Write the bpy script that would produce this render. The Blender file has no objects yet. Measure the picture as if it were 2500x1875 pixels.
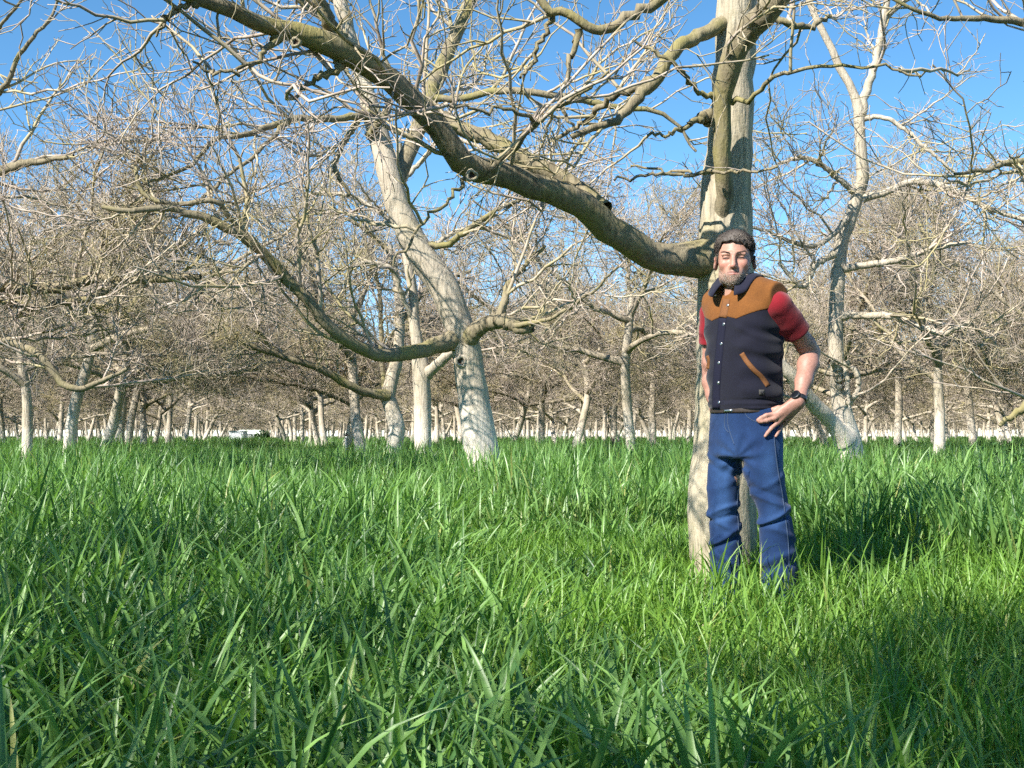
import bpy, math, random
import numpy as np
from mathutils import Vector, Matrix

SC = bpy.context.scene
COL = SC.collection
# ------------------------------------------------------------------ camera
FPX = 3000.0            # focal length in pixels of the 2500 px wide photograph
HORIZON = 1063.0
CAM_H = 0.92
PITCH = math.atan((HORIZON - 937.5) / FPX)
cam_d = bpy.data.cameras.new('camera')
cam_d.sensor_width = 36.0
cam_d.lens = FPX / 2500.0 * 36.0
cam_d.clip_start = 0.05
cam_d.clip_end = 3000.0
cam = bpy.data.objects.new('camera', cam_d)
COL.objects.link(cam)
cam.location = (0, 0, CAM_H)
cam.rotation_euler = (math.pi / 2 + PITCH, 0, 0)
SC.camera = cam
# ------------------------------------------------------------------ sky, sun, exposure
SUN_EL = math.radians(41.0)
SUN_AZ = math.radians(226.0)    # compass angle of the sun, clockwise from +Y
world = bpy.data.worlds.new('World')
SC.world = world
world.use_nodes = True
wn = world.node_tree
for n in list(wn.nodes):
    wn.nodes.remove(n)
sky = wn.nodes.new('ShaderNodeTexSky')
sky.sky_type = 'NISHITA'
sky.sun_disc = False
sky.sun_elevation = SUN_EL
sky.sun_rotation = SUN_AZ
sky.altitude = 0.0
sky.air_density = 0.6
sky.dust_density = 0.0
sky.ozone_density = 1.1
bg = wn.nodes.new('ShaderNodeBackground')
bg.inputs['Strength'].default_value = 0.1
wo = wn.nodes.new('ShaderNodeOutputWorld')
hs = wn.nodes.new('ShaderNodeHueSaturation')
hs.inputs['Hue'].default_value = 0.49
hs.inputs['Value'].default_value = 1.12
hs.inputs['Saturation'].default_value = 1.22      # the camera's vivid colour, the same all over the sky
wn.links.new(sky.outputs[0], hs.inputs['Color'])
wn.links.new(hs.outputs[0], bg.inputs['Color'])
wn.links.new(bg.outputs[0], wo.inputs['Surface'])
sun_d = bpy.data.lights.new('sun', 'SUN')
sun_d.energy = 5.0
sun_d.angle = math.radians(0.55)
sun_d.color = (1.0, 0.955, 0.88)
sun = bpy.data.objects.new('sun', sun_d)
COL.objects.link(sun)
sv = Vector((math.sin(SUN_AZ) * math.cos(SUN_EL), math.cos(SUN_AZ) * math.cos(SUN_EL), math.sin(SUN_EL)))
sun.rotation_euler = sv.to_track_quat('Z', 'Y').to_euler()
sun.location = (-20, -20, 30)
SC.view_settings.view_transform = 'Standard'
SC.view_settings.look = 'None'
SC.view_settings.exposure = 1.15
SC.view_settings.gamma = 1.0
SC.view_settings.use_curve_mapping = False
SC.cycles.use_denoising = False
SC.cycles.max_bounces = 4
SC.cycles.diffuse_bounces = 2
SC.cycles.glossy_bounces = 1
SC.cycles.debug_use_spatial_splits = True
SC.cycles.use_adaptive_sampling = True
SC.cycles.adaptive_threshold = 0.035
SC.cycles.caustics_reflective = False
SC.cycles.caustics_refractive = False
SC.cycles.transparent_max_bounces = 4

# ------------------------------------------------------------------ helpers
cp, sp = math.cos(PITCH), math.sin(PITCH)
def P(px, py, d):
    """Point at horizontal distance d (along +Y) seen at photo pixel px, py."""
    a = (px - 1250.0) / FPX
    b = (937.5 - py) / FPX
    t = d / (cp - b * sp)
    return np.array([a * t, d, CAM_H + t * (sp + b * cp)])

ROW_YAW = math.atan((1250.0 - 618.0) / FPX)
rs, rc = math.sin(ROW_YAW), math.cos(ROW_YAW)
def uv2xy(u, v):
    return v * rc - u * rs, v * rs + u * rc
def xy2uv(x, y):
    return -x * rs + y * rc, x * rc + y * rs

def vnoise(x, y, seed=0):
    """Smooth 2-D value noise, 0..1, vectorised."""
    x = np.asarray(x, float); y = np.asarray(y, float)
    xi = np.floor(x); yi = np.floor(y)
    fx = x - xi; fy = y - yi
    fx = fx * fx * (3 - 2 * fx); fy = fy * fy * (3 - 2 * fy)
    def h(a, b):
        s = np.sin(a * 127.1 + b * 311.7 + seed * 74.7) * 43758.5453
        return s - np.floor(s)
    return (h(xi, yi) * (1 - fx) + h(xi + 1, yi) * fx) * (1 - fy) + (h(xi, yi + 1) * (1 - fx) + h(xi + 1, yi + 1) * fx) * fy

def ss(a, b, x):
    t = np.clip((x - a) / (b - a), 0, 1)
    return t * t * (3 - 2 * t)

def make_mesh(name, verts, faces, mat=None, smooth=True, color=None, cname='tint'):
    """verts (N,3); faces: int array (M,4) or (M,3), or list of such arrays."""
    me = bpy.data.meshes.new(name)
    verts = np.asarray(verts, np.float32)
    if not isinstance(faces, list):
        faces = [faces]
    faces = [np.asarray(f, np.int32) for f in faces if len(f)]
    nl = sum(f.size for f in faces)
    nf = sum(len(f) for f in faces)
    me.vertices.add(len(verts))
    me.vertices.foreach_set('co', verts.ravel())
    if nf:
        me.loops.add(nl)
        me.loops.foreach_set('vertex_index', np.concatenate([f.ravel() for f in faces]))
        starts, s = [], 0
        for f in faces:
            starts.append(s + np.arange(len(f), dtype=np.int32) * f.shape[1])
            s += f.size
        me.polygons.add(nf)
        me.polygons.foreach_set('loop_start', np.concatenate(starts))
        me.polygons.foreach_set('use_smooth', np.full(nf, smooth, dtype=bool))
    me.update(calc_edges=True)
    me.validate()
    if color is not None:
        c = np.asarray(color, np.float32)
        if c.shape[1] == 3:
            c = np.concatenate([c, np.ones((len(c), 1), np.float32)], 1)
        at = me.color_attributes.new(cname, 'FLOAT_COLOR', 'POINT')
        at.data.foreach_set('color', c.ravel())
    if mat:
        me.materials.append(mat)
    return me

def link(name, me, parent=None, loc=None, rotz=None):
    o = bpy.data.objects.new(name, me)
    COL.objects.link(o)
    if parent is not None:
        o.parent = parent
    if loc is not None:
        o.location = loc
    if rotz is not None:
        o.rotation_euler = (0, 0, rotz)
    return o

def tag(o, label, cat, group=None):
    o['label'] = label
    o['category'] = cat
    if group:
        o['group'] = group
    return o

def thing(name, label, cat, loc=(0, 0, 0), group=None, rotz=0.0):
    o = bpy.data.objects.new(name, None)
    o.empty_display_size = 0.2
    COL.objects.link(o)
    o.location = loc
    o.rotation_euler = (0, 0, rotz)
    return tag(o, label, cat, group)

def ground_z(x, y):
    x = np.asarray(x, float); y = np.asarray(y, float)
    return 0.05 * (vnoise(x * 0.23 + 3.1, y * 0.23, 3) - 0.5) * ss(1.0, 9.0, np.hypot(x, y))

# ------------------------------------------------------------------ materials
def nmat(name):
    m = bpy.data.materials.new(name)
    m.use_nodes = True
    nt = m.node_tree
    b = nt.nodes['Principled BSDF']
    return m, nt, b
def nd(nt, typ, **kw):
    n = nt.nodes.new(typ)
    for k, v in kw.items():
        setattr(n, k, v)
    return n
def ramp(nt, fac, stops, interp='LINEAR'):
    r = nt.nodes.new('ShaderNodeValToRGB')
    r.color_ramp.interpolation = interp
    els = r.color_ramp.elements
    while len(els) < len(stops):
        els.new(0.5)
    for e, (p, c) in zip(els, stops):
        e.position = p
        e.color = (c[0], c[1], c[2], 1)
    nt.links.new(fac, r.inputs[0])
    return r.outputs[0]
def noise(nt, vec, scale, detail=4.0, rough=0.55, dist=0.0):
    n = nt.nodes.new('ShaderNodeTexNoise')
    n.inputs['Scale'].default_value = scale
    n.inputs['Detail'].default_value = detail
    n.inputs['Roughness'].default_value = rough
    n.inputs['Distortion'].default_value = dist
    if vec is not None:
        nt.links.new(vec, n.inputs['Vector'])
    return n.outputs['Fac']
def mapping(nt, vec, scale):
    m = nt.nodes.new('ShaderNodeMapping')
    m.inputs['Scale'].default_value = scale
    nt.links.new(vec, m.inputs['Vector'])
    return m.outputs[0]
def mixc(nt, fac, a, b, blend='MIX'):
    m = nt.nodes.new('ShaderNodeMix')
    m.data_type = 'RGBA'
    m.blend_type = blend
    for sock, v in ((m.inputs[0], fac), (m.inputs[6], a), (m.inputs[7], b)):
        if isinstance(v, bpy.types.NodeSocket):
            nt.links.new(v, sock)
        elif isinstance(v, (int, float)):
            sock.default_value = v
        else:
            sock.default_value = (v[0], v[1], v[2], 1)
    return m.outputs[2]
def math_n(nt, op, a, b=None, c=None, clamp=False):
    m = nt.nodes.new('ShaderNodeMath')
    m.operation = op
    m.use_clamp = clamp
    for i, v in enumerate((a, b, c)):
        if v is None:
            continue
        if isinstance(v, bpy.types.NodeSocket):
            nt.links.new(v, m.inputs[i])
        else:
            m.inputs[i].default_value = v
    return m.outputs[0]
def bump(nt, h, bsdf, strength=0.5, dist=0.01):
    b = nt.nodes.new('ShaderNodeBump')
    b.inputs['Strength'].default_value = strength
    b.inputs['Distance'].default_value = dist
    nt.links.new(h, b.inputs['Height'])
    nt.links.new(b.outputs[0], bsdf.inputs['Normal'])

def bark_material(name, pale, mid, dark, lichen=0.35, white_to=1.15, white=0.75, fiss=1.0):
    m, nt, b = nmat(name)
    tc = nd(nt, 'ShaderNodeTexCoord').outputs['Object']
    stretched = mapping(nt, tc, (46, 46, 6.0))
    f = noise(nt, stretched, 1.0, 5.0, 0.6, 0.6)
    big = noise(nt, tc, 3.3, 3.0, 0.55)
    fine = noise(nt, tc, 60.0, 2.0, 0.6)
    c = ramp(nt, f, [(0.33, dark), (0.47, mid), (0.62, pale)])
    c = mixc(nt, ramp(nt, big, [(0.40, (0, 0, 0)), (0.62, (1, 1, 1))]), c, mixc(nt, 0.55, c, pale))
    # yellow-green lichen in patches
    lf = noise(nt, tc, 2.1, 4.0, 0.65)
    lm = math_n(nt, 'MULTIPLY', ramp(nt, lf, [(0.50, (0, 0, 0)), (0.66, (1, 1, 1))]), lichen)
    c = mixc(nt, lm, c, (0.24, 0.21, 0.075))
    sep = nd(nt, 'ShaderNodeSeparateXYZ')
    nt.links.new(tc, sep.inputs[0])
    # old lime wash on the foot of the trunk
    wz = math_n(nt, 'ADD', sep.outputs['Z'], math_n(nt, 'MULTIPLY', big, 0.5))
    wm = nd(nt, 'ShaderNodeMapRange')
    wm.inputs['From Min'].default_value = white_to + 0.42
    wm.inputs['From Max'].default_value = white_to + 0.10
    nt.links.new(wz, wm.inputs['Value'])
    wf = math_n(nt, 'MULTIPLY', wm.outputs[0], math_n(nt, 'MULTIPLY', ramp(nt, f, [(0.28, (0.25,) * 3), (0.5, (1, 1, 1))]), white))
    c = mixc(nt, wf, c, (0.66, 0.59, 0.49))
    # growth rings / scars
    ring = noise(nt, mapping(nt, tc, (1.5, 1.5, 22)), 1.0, 2.0, 0.5)
    c = mixc(nt, math_n(nt, 'MULTIPLY', ramp(nt, ring, [(0.66, (0, 0, 0)), (0.72, (1, 1, 1))]), 0.35), c, dark)
    nt.links.new(c, b.inputs['Base Color'])
    b.inputs['Roughness'].default_value = 0.85
    b.inputs['Specular IOR Level'].default_value = 0.25
    h = math_n(nt, 'ADD', math_n(nt, 'MULTIPLY', f, 1.0), math_n(nt, 'MULTIPLY', fine, 0.25))
    bump(nt, h, b, 0.8 * fiss, 0.014)
    return m

M = {}
M['bark_near'] = bark_material('bark_near', (0.46, 0.40, 0.29), (0.33, 0.285, 0.20), (0.17, 0.145, 0.105), lichen=0.45, white_to=-0.2, white=0.0, fiss=1.0)
M['bark'] = bark_material('bark', (0.50, 0.43, 0.33), (0.40, 0.34, 0.255), (0.22, 0.185, 0.14), lichen=0.25, white_to=1.2, white=0.95)
M['bark_high'] = bark_material('bark_high', (0.40, 0.335, 0.245), (0.29, 0.24, 0.17), (0.13, 0.108, 0.078), lichen=0.55, white_to=-9.0, white=0.0)
M['bark_limb'] = bark_material('bark_limb', (0.27, 0.225, 0.145), (0.185, 0.155, 0.095), (0.085, 0.07, 0.046), lichen=0.85, white_to=-9.0, white=0.0, fiss=0.8)
def twig_material():
    m, nt, b = nmat('twig_bark')
    tc = nd(nt, 'ShaderNodeTexCoord').outputs['Object']
    n1 = noise(nt, tc, 1.3, 3.0, 0.6)
    n2 = noise(nt, tc, 9.0, 2.0, 0.6)
    c = ramp(nt, n2, [(0.30, (0.24, 0.19, 0.15)), (0.50, (0.42, 0.345, 0.275)), (0.70, (0.56, 0.47, 0.38))])
    c = mixc(nt, ramp(nt, n1, [(0.46, (0, 0, 0)), (0.62, (0.70,) * 3)]), c, (0.33, 0.285, 0.105))
    nt.links.new(c, b.inputs['Base Color'])
    b.inputs['Roughness'].default_value = 0.7
    b.inputs['Specular IOR Level'].default_value = 0.3
    return m
M['twig'] = twig_material()
def simple(name, col, rough=0.6, metal=0.0, var=0.0, vscale=30.0, spec=0.5, bmp=0.0):
    m, nt, b = nmat(name)
    b.inputs['Roughness'].default_value = rough
    b.inputs['Metallic'].default_value = metal
    b.inputs['Specular IOR Level'].default_value = spec
    tc = nd(nt, 'ShaderNodeTexCoord').outputs['Object']
    n1 = noise(nt, tc, vscale, 4.0, 0.6)
    lo = tuple(max(0, x * (1 - var)) for x in col)
    hi = tuple(min(1, x * (1 + var)) for x in col)
    nt.links.new(ramp(nt, n1, [(0.3, lo), (0.7, hi)]), b.inputs['Base Color'])
    if bmp:
        bump(nt, noise(nt, tc, vscale * 4, 3.0, 0.6), b, bmp, 0.004)
    return m
# ------------------------------------------------------------------ branch growth (all vectorised per level)
def norm(a):
    return a / np.maximum(np.linalg.norm(a, axis=-1, keepdims=True), 1e-9)

def grow(rng, p0, d0, length, r0, r1, seg, wob, up, zig=0.0, pw=1.0, zmin=None):
    """N branches of seg segments. Returns points (N,seg+1,3) and radii (N,seg+1)."""
    n = len(p0)
    pts = np.zeros((n, seg + 1, 3)); pts[:, 0] = p0
    d = norm(np.asarray(d0, float).copy())
    step = (np.asarray(length, float) / seg)[:, None]
    up = np.broadcast_to(np.asarray(up, float), (n,))[:, None]
    zg = rng.normal(size=(n, 3)) * zig
    for s in range(seg):
        sgn = 1.0 if s % 2 == 0 else -1.0
        d = norm(d + rng.normal(size=(n, 3)) * wob + up * np.array([0, 0, 1.0]))
        if zmin is not None:
            low = pts[:, s, 2] < zmin
            d[low, 2] = np.maximum(d[low, 2], 0.12)
        dd = norm(d + zg * sgn)
        pts[:, s + 1] = pts[:, s] + dd * step
    t = np.linspace(0, 1, seg + 1)[None, :] ** pw
    rad = np.asarray(r0)[:, None] * (1 - t) + np.asarray(r1)[:, None] * t
    return pts, rad

def spawn(rng, pts, rad, count, t0, t1, a0, a1, upb=0.25, flat=0.0):
    """count children spread over every branch: position, direction, parent radius."""
    n, s1, _ = pts.shape
    cnt = np.broadcast_to(np.asarray(count), (n,)).astype(int)
    par = np.repeat(np.arange(n), cnt)
    if len(par) == 0:
        return np.zeros((0, 3)), np.zeros((0, 3)), np.zeros(0), np.zeros(0)
    k = np.concatenate([np.arange(c) for c in cnt])
    t = t0 + (t1 - t0) * np.clip((k + rng.uniform(0, 1, len(par))) / cnt[par], 0, 1)
    f = t * (s1 - 1)
    i = np.minimum(f.astype(int), s1 - 2)
    w = (f - i)[:, None]
    p = pts[par, i] * (1 - w) + pts[par, i + 1] * w
    r = rad[par, i] * (1 - w[:, 0]) + rad[par, i + 1] * w[:, 0]
    pd = norm(pts[par, i + 1] - pts[par, i])
    q = rng.normal(size=(len(par), 3))
    q[:, 2] = q[:, 2] * (1 - flat) + upb
    q = norm(q - (q * pd).sum(1, keepdims=True) * pd)
    a = rng.uniform(a0, a1, len(par))[:, None]
    return p, norm(np.cos(a) * pd + np.sin(a) * q), r, t

def tubes(pts, rad, K, lump=0.0, rng=None, cap=False):
    n, s1, _ = pts.shape
    tan = np.zeros_like(pts)
    tan[:, 1:-1] = pts[:, 2:] - pts[:, :-2]
    tan[:, 0] = pts[:, 1] - pts[:, 0]
    tan[:, -1] = pts[:, -1] - pts[:, -2]
    tan = norm(tan)
    whole = norm(pts[:, -1] - pts[:, 0])
    ref = np.where((np.abs(whole[:, 2:3]) < 0.8), np.array([[0, 0, 1.0]]), np.array([[1.0, 0.13, 0]]))[:, None, :]
    a = norm(np.cross(tan, np.broadcast_to(ref, tan.shape)))
    b = np.cross(a, tan)
    ang = np.arange(K) * 2 * math.pi / K
    rr = rad[:, :, None] * np.ones((1, 1, K))
    if lump and rng is not None:
        ph = rng.uniform(0, 6.28, (n, 4))
        u = np.cumsum(np.concatenate([np.zeros((n, 1)), np.linalg.norm(np.diff(pts, axis=1), axis=2)], 1), 1)[:, :, None]
        A = ang[None, None, :]
        rr = rr * (1 + lump * (0.5 * np.sin(2 * A + 2.3 * u + ph[:, 0, None, None]) + 0.35 * np.sin(3 * A - 4.1 * u + ph[:, 1, None, None])
                               + 0.3 * np.sin(5.7 * u + ph[:, 2, None, None]) + 0.25 * np.sin(5 * A + 9 * u + ph[:, 3, None, None])))
    v = pts[:, :, None, :] + rr[..., None] * (np.cos(ang)[None, None, :, None] * a[:, :, None, :] + np.sin(ang)[None, None, :, None] * b[:, :, None, :])
    verts = v.reshape(-1, 3)
    base = (np.arange(n) * s1 * K)[:, None, None]
    si = (np.arange(s1 - 1) * K)[None, :, None]
    ki = np.arange(K)[None, None, :]
    kj = (np.arange(K) + 1)[None, None, :] % K
    q = np.stack([base + si + ki, base + si + kj, base + si + K + kj, base + si + K + ki], -1).reshape(-1, 4)
    return verts, q

def merge(parts):
    vs, fs, o = [], [], 0
    for v, f in parts:
        vs.append(v); fs.append(f + o); o += len(v)
    return np.concatenate(vs), np.concatenate(fs)

CLEAR = []          # (point, direction, radius): sun rays; twigs crossing them are left out to light man and trunk
def cleared_for_sun(pts, rad, org):
    if not CLEAR or len(pts) == 0 or org is None:
        return pts, rad
    keep = np.ones(len(pts), bool)
    for (c, d, r) in CLEAR:
        q = pts + org - c
        t = (q @ d)[..., None]
        dist = np.linalg.norm(q - t * d, axis=-1)
        keep &= ~(((dist < r) & (t[..., 0] > 0)).any(1))
    return pts[keep], rad[keep]

def twigs_on(rng, pts, rad, n2, n3, n4, l2=(1.0, 2.2), l3=(0.4, 0.95), l4=(0.10, 0.34), k2=5, k3=3, k4=3, t2=(0.18, 1.0), up2=0.035, rmax=0.03, n3b=3, rs_=1.0, seg4=3, org=None):
    """Secondary branches, side branches and stubby twigs carried by the given limbs. Returns (verts, quads)."""
    out = []
    p, d, r, t = spawn(rng, pts, rad, n2, t2[0], t2[1], 0.55, 1.25, 0.30)
    L = rng.uniform(l2[0], l2[1], len(p)) * (1.12 - 0.35 * t)
    r0 = np.clip(r * 0.55, 0.010, rmax) * rng.uniform(0.7, 1.05, len(p))
    P2, R2 = grow(rng, p, d, L, r0, np.full(len(p), 0.0065 * rs_), 9, 0.15, up2, 0.10, zmin=2.1)
    P2, R2 = cleared_for_sun(P2, R2, org)
    out.append(tubes(P2, R2, k2))
    p, d, r, t = spawn(rng, P2, R2, n3, 0.12, 1.0, 0.5, 1.15, 0.22)
    L = rng.uniform(l3[0], l3[1], len(p)) * (1.1 - 0.4 * t)
    P3, R3 = grow(rng, p, d, L, np.clip(r * 0.70, 0.0052 * rs_, 0.011), np.full(len(p), 0.0038 * rs_), 5, 0.14, 0.03, 0.12, zmin=1.9)
    P3, R3 = cleared_for_sun(P3, R3, org)
    out.append(tubes(P3, R3, k3))
    # twigs on side branches, and some directly on the secondaries and limbs
    for (pp, rr, c, tt0) in ((P3, R3, n4, 0.12), (P2, R2, n3b * 2, 0.15), (pts, rad, n2 // 2 + 1, 0.25)):
        p, d, r, t = spawn(rng, pp, rr, c, tt0, 1.0, 0.5, 1.2, 0.18)
        L = rng.uniform(l4[0], l4[1], len(p))
        P4, R4 = grow(rng, p, d, L, np.full(len(p), 0.0041 * rs_), np.full(len(p), 0.0030 * rs_), seg4, 0.14, 0.02, 0.12)
        P4, R4 = cleared_for_sun(P4, R4, org)
        out.append(tubes(P4, R4, k4))
    return merge(out)

def catmull(ctrl, m):
    """ctrl (n,k) -> m samples through all the points."""
    c = np.asarray(ctrl, float)
    n = len(c)
    c = np.concatenate([2 * c[:1] - c[1:2], c, 2 * c[-1:] - c[-2:-1]])
    seglen = np.linalg.norm(c[2:-1, :3] - c[1:-2, :3], axis=1)
    cum = np.concatenate([[0], np.cumsum(seglen)])
    u = np.linspace(0, cum[-1], m)
    i = np.clip(np.searchsorted(cum, u, side='right') - 1, 0, n - 2)
    t = ((u - cum[i]) / np.maximum(seglen[i], 1e-9))[:, None]
    p0, p1, p2, p3 = c[i], c[i + 1], c[i + 2], c[i + 3]
    return 0.5 * (2 * p1 + (p2 - p0) * t + (2 * p0 - 5 * p1 + 4 * p2 - p3) * t * t + (3 * p1 - p0 - 3 * p2 + p3) * t ** 3)

# ------------------------------------------------------------------ orchard trees grown by rule
def grow_tree(seed, lean=0.08, height=1.0, dense=1.0, l2=(0.7, 1.7)):
    """One bare walnut: dict of mesh data, base at the origin."""
    rng = np.random.default_rng(seed)
    th = rng.uniform(2.75, 3.4) * height
    S = 16
    la = rng.uniform(0, 6.28)
    d0 = np.array([[math.cos(la) * lean * rng.uniform(0.3, 2.2), math.sin(la) * lean * rng.uniform(0.3, 2.2), 1.0]])
    r0 = rng.uniform(0.098, 0.125)
    T, R = grow(rng, np.array([[0, 0, -0.1]]), d0, np.array([th + 0.1]), np.array([r0]), np.array([r0 * 0.62]), S, 0.055, 0.03)
    z = T[0, :, 2]
    R[0] += r0 * 0.35 * np.exp(-np.maximum(z, 0) / 0.22)
    trunk = tubes(T, R, 14, 0.07, rng)
    # main limbs
    nl = rng.integers(5, 7)
    t = np.linspace(0.66, 0.97, nl) + rng.uniform(-0.03, 0.03, nl)
    az = rng.uniform(0, 6.28) + np.arange(nl) * 2.4 + rng.uniform(-0.35, 0.35, nl)
    f = np.clip(t, 0, 0.999) * S; i = f.astype(int); w = (f - i)[:, None]
    p = T[0, i] * (1 - w) + T[0, i + 1] * w
    el = np.radians(rng.uniform(4, 34, nl)); el[-2:] = np.radians(rng.uniform(42, 72, 2))
    d = np.stack([np.cos(az) * np.cos(el), np.sin(az) * np.cos(el), np.sin(el)], 1)
    L = rng.uniform(3.3, 4.7, nl); L[-2:] = rng.uniform(1.7, 2.6, 2)
    lr = rng.uniform(0.050, 0.070, nl)
    LP, LR = grow(rng, p, d, L, lr, np.full(nl, 0.016), 16, 0.115, rng.uniform(-0.025, 0.02, nl), 0.06, 0.85, zmin=2.35)
    LR[:, 0] *= 1.35; LR[:, 1] *= 1.1
    limbs = [tubes(LP[j:j + 1], LR[j:j + 1], 9, 0.07, rng) for j in range(nl)]
    # sub limbs
    p, d, r, tt = spawn(rng, LP, LR, 3, 0.22, 0.72, 0.5, 1.0, 0.35)
    BP, BR = grow(rng, p, d, rng.uniform(1.3, 2.3, len(p)), np.clip(r * 0.62, 0.022, 0.05), np.full(len(p), 0.011), 12, 0.15, 0.005, 0.08, zmin=2.3)
    sub = tubes(BP, BR, 6)
    n = lambda x: max(1, int(round(x * dense)))
    c1 = twigs_on(rng, LP, LR, n(11), n(8), n(7), k2=4, l2=l2, up2=0.01, seg4=2)
    c2 = twigs_on(rng, BP, BR, n(7), n(7), n(6), k2=4, l2=(l2[0] * 0.75, l2[1] * 0.75), up2=0.01, seg4=2)
    crown = merge([sub, c1, c2])
    # the same limbs with fewer, stouter twigs for trees too far off to tell them apart
    rf = np.random.default_rng(seed + 50)
    f1 = twigs_on(rf, LP, LR, 7, 5, 3, k2=3, l2=(0.7, 1.7), up2=0.01, rs_=1.6, seg4=1, n3b=2)
    f2 = twigs_on(rf, BP, BR, 4, 5, 3, k2=3, l2=(0.5, 1.2), up2=0.01, rs_=1.6, seg4=1, n3b=2)
    return trunk, limbs, crown, merge([sub, f1, f2])

VARIANTS = []
for i in range(8):
    tr, li, cr, fc = grow_tree(100 + i, lean=[0.05, 0.16, 0.08, 0.2, 0.04, 0.12, 0.1, 0.1][i], height=[1, 0.9, 1.1, 0.95, 1.05, 0.85, 1, 1.1][i], l2=(0.7, 1.7) if i < 7 else (0.3, 0.8))  # the last has short twigs, for banded shade from unseen trees
    v = {'trunk': make_mesh('trunk', tr[0], tr[1], M['bark']),
         'limbs': [make_mesh('limb', a, b, M['bark_high']) for a, b in li],
         'crown': make_mesh('crown', cr[0], cr[1], M['twig']), 'far_crown': make_mesh('crown', fc[0], fc[1], M['twig'])}
    a, b = merge([tr] + li)
    v['wood'] = make_mesh('trunk', a, b, M['bark'])
    VARIANTS.append(v)

def plant_tree(var, x, y, rot, scale, label, group, detail=True):
    t = thing('walnut_tree', label, 'tree', (x, y, float(ground_z(x, y))), group, rot)
    t.scale = (scale, scale, scale)
    v = VARIANTS[var]
    if detail:
        link('trunk', v['trunk'], t)
        for l in v['limbs']:
            link('limb', l, t)
    else:
        link('trunk', v['wood'], t)
    c = link('crown', v['crown'] if detail else v['far_crown'], t)
    c['kind'] = 'stuff'
    return t

# ------------------------------------------------------------------ trees traced from the photograph
def traced_tree(label, base_px, depth, trunk, limbs, seed, mat_t, mat_l, twig_args=None, extra=None, group=None, flare=0.25, knots=(), Kt=22):
    """trunk / limbs: lists of (px, py, depth, width_px). Each limb: (points, n2, n3, n4)."""
    rng = np.random.default_rng(seed)
    bx, by = P(base_px[0], base_px[1], depth)[:2]
    org = np.array([bx, by, float(ground_z(bx, by))])
    root = thing('walnut_tree', label, 'tree', org, group)
    def trace(pts, m, jit):
        w = []
        for (px, py, d, wd) in pts:
            q = P(px, py, d) - org
            w.append([q[0], q[1], q[2], 0.5 * wd * d / FPX])
        c = catmull(w, m)
        c[1:-1, :3] += rng.normal(size=(m - 2, 3)) * jit
        return c[None, :, :3], np.maximum(c[None, :, 3], 0.004)
    T, R = trace(trunk, 60, 0.004)
    z = T[0, :, 2]
    R = R + (R[:, :1] * flare * np.exp(-np.maximum(z, 0) / 0.16))[0][None]
    v, f = tubes(T, R, Kt, 0.045, rng)
    tk = link('trunk', make_mesh('trunk', v, f, mat_t), root)
    LPs = []
    for lb in limbs:
        pts, n2, n3, n4 = lb[:4]
        wide = max(q[3] * q[2] for q in pts) / FPX
        m = 34 if wide > 0.05 else 22
        LP, LR = trace(pts, m, 0.006 if wide > 0.05 else 0.008)
        LR = LR.copy()
        LR[0, :4] *= np.array([1.35, 1.2, 1.1, 1.03])
        v, f = tubes(LP, LR, 14 if wide > 0.05 else 8, 0.06, rng)
        lo = link('limb', make_mesh('limb', v, f, mat_l), root)
        if n2:
            a = dict(twig_args or {})
            a['org'] = org
            if len(lb) > 4:
                a['t2'] = (lb[4], 1.0)
            v, f = twigs_on(rng, LP, LR, n2, n3, n4, **a)
            tw = link('twigs', make_mesh('twigs', v, f, M['twig']), lo)
            tw['kind'] = 'stuff'
    # knots and pruning scars: raised collar with a dark heart
    for (px, py, d, rad, dirv) in knots:
        c = P(px, py, d) - org
        dv = Vector(dirv).normalized()
        prof = [(1.35, -0.6), (1.3, 0.05), (1.12, 0.32), (0.85, 0.36), (0.66, 0.18), (0.45, -0.1), (0.02, -0.2)]
        K = 16
        q = dv.to_track_quat('Z', 'Y').to_matrix()
        vs = []
        for (rr, hh) in prof:
            for k in range(K):
                A = 2 * math.pi * k / K
                j = 1 + 0.12 * math.sin(3 * A + rad * 100) + 0.06 * math.sin(5 * A)
                p_ = q @ Vector((rr * rad * j * math.cos(A), rr * rad * j * math.sin(A), hh * rad))
                vs.append(c + np.array(p_))
        fs = [[i * K + k, i * K + (k + 1) % K, (i + 1) * K + (k + 1) % K, (i + 1) * K + k] for i in range(len(prof) - 1) for k in range(K)]
        me = make_mesh('knot', vs, np.array(fs), mat_t)
        me.materials.append(M['knot_heart'])
        mi = np.zeros(len(fs), np.int32); mi[4 * K:] = 1
        me.polygons.foreach_set('material_index', mi)
        link('knot', me, root)
    # limbs that rise out of the picture: grown by rule from the given starts
    if extra:
        for (px, py, d, dirv, L, r, n2, n3, n4) in extra:
            LP, LR = grow(rng, (P(px, py, d) - org)[None], np.array([dirv], float), np.array([L]), np.array([r]), np.array([0.015]), 16, 0.11, 0.03, 0.06)
            v, f = tubes(LP, LR, 10, 0.06, rng)
            lo = link('limb', make_mesh('limb', v, f, mat_l), root)
            v, f = twigs_on(rng, LP, LR, n2, n3, n4, **(twig_args or {}))
            tw = link('twigs', make_mesh('twigs', v, f, M['twig']), lo)
            tw['kind'] = 'stuff'
    return root

M['knot_heart'] = simple('knot_heart', (0.05, 0.03, 0.018), 0.9, var=0.5, vscale=60)

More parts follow.
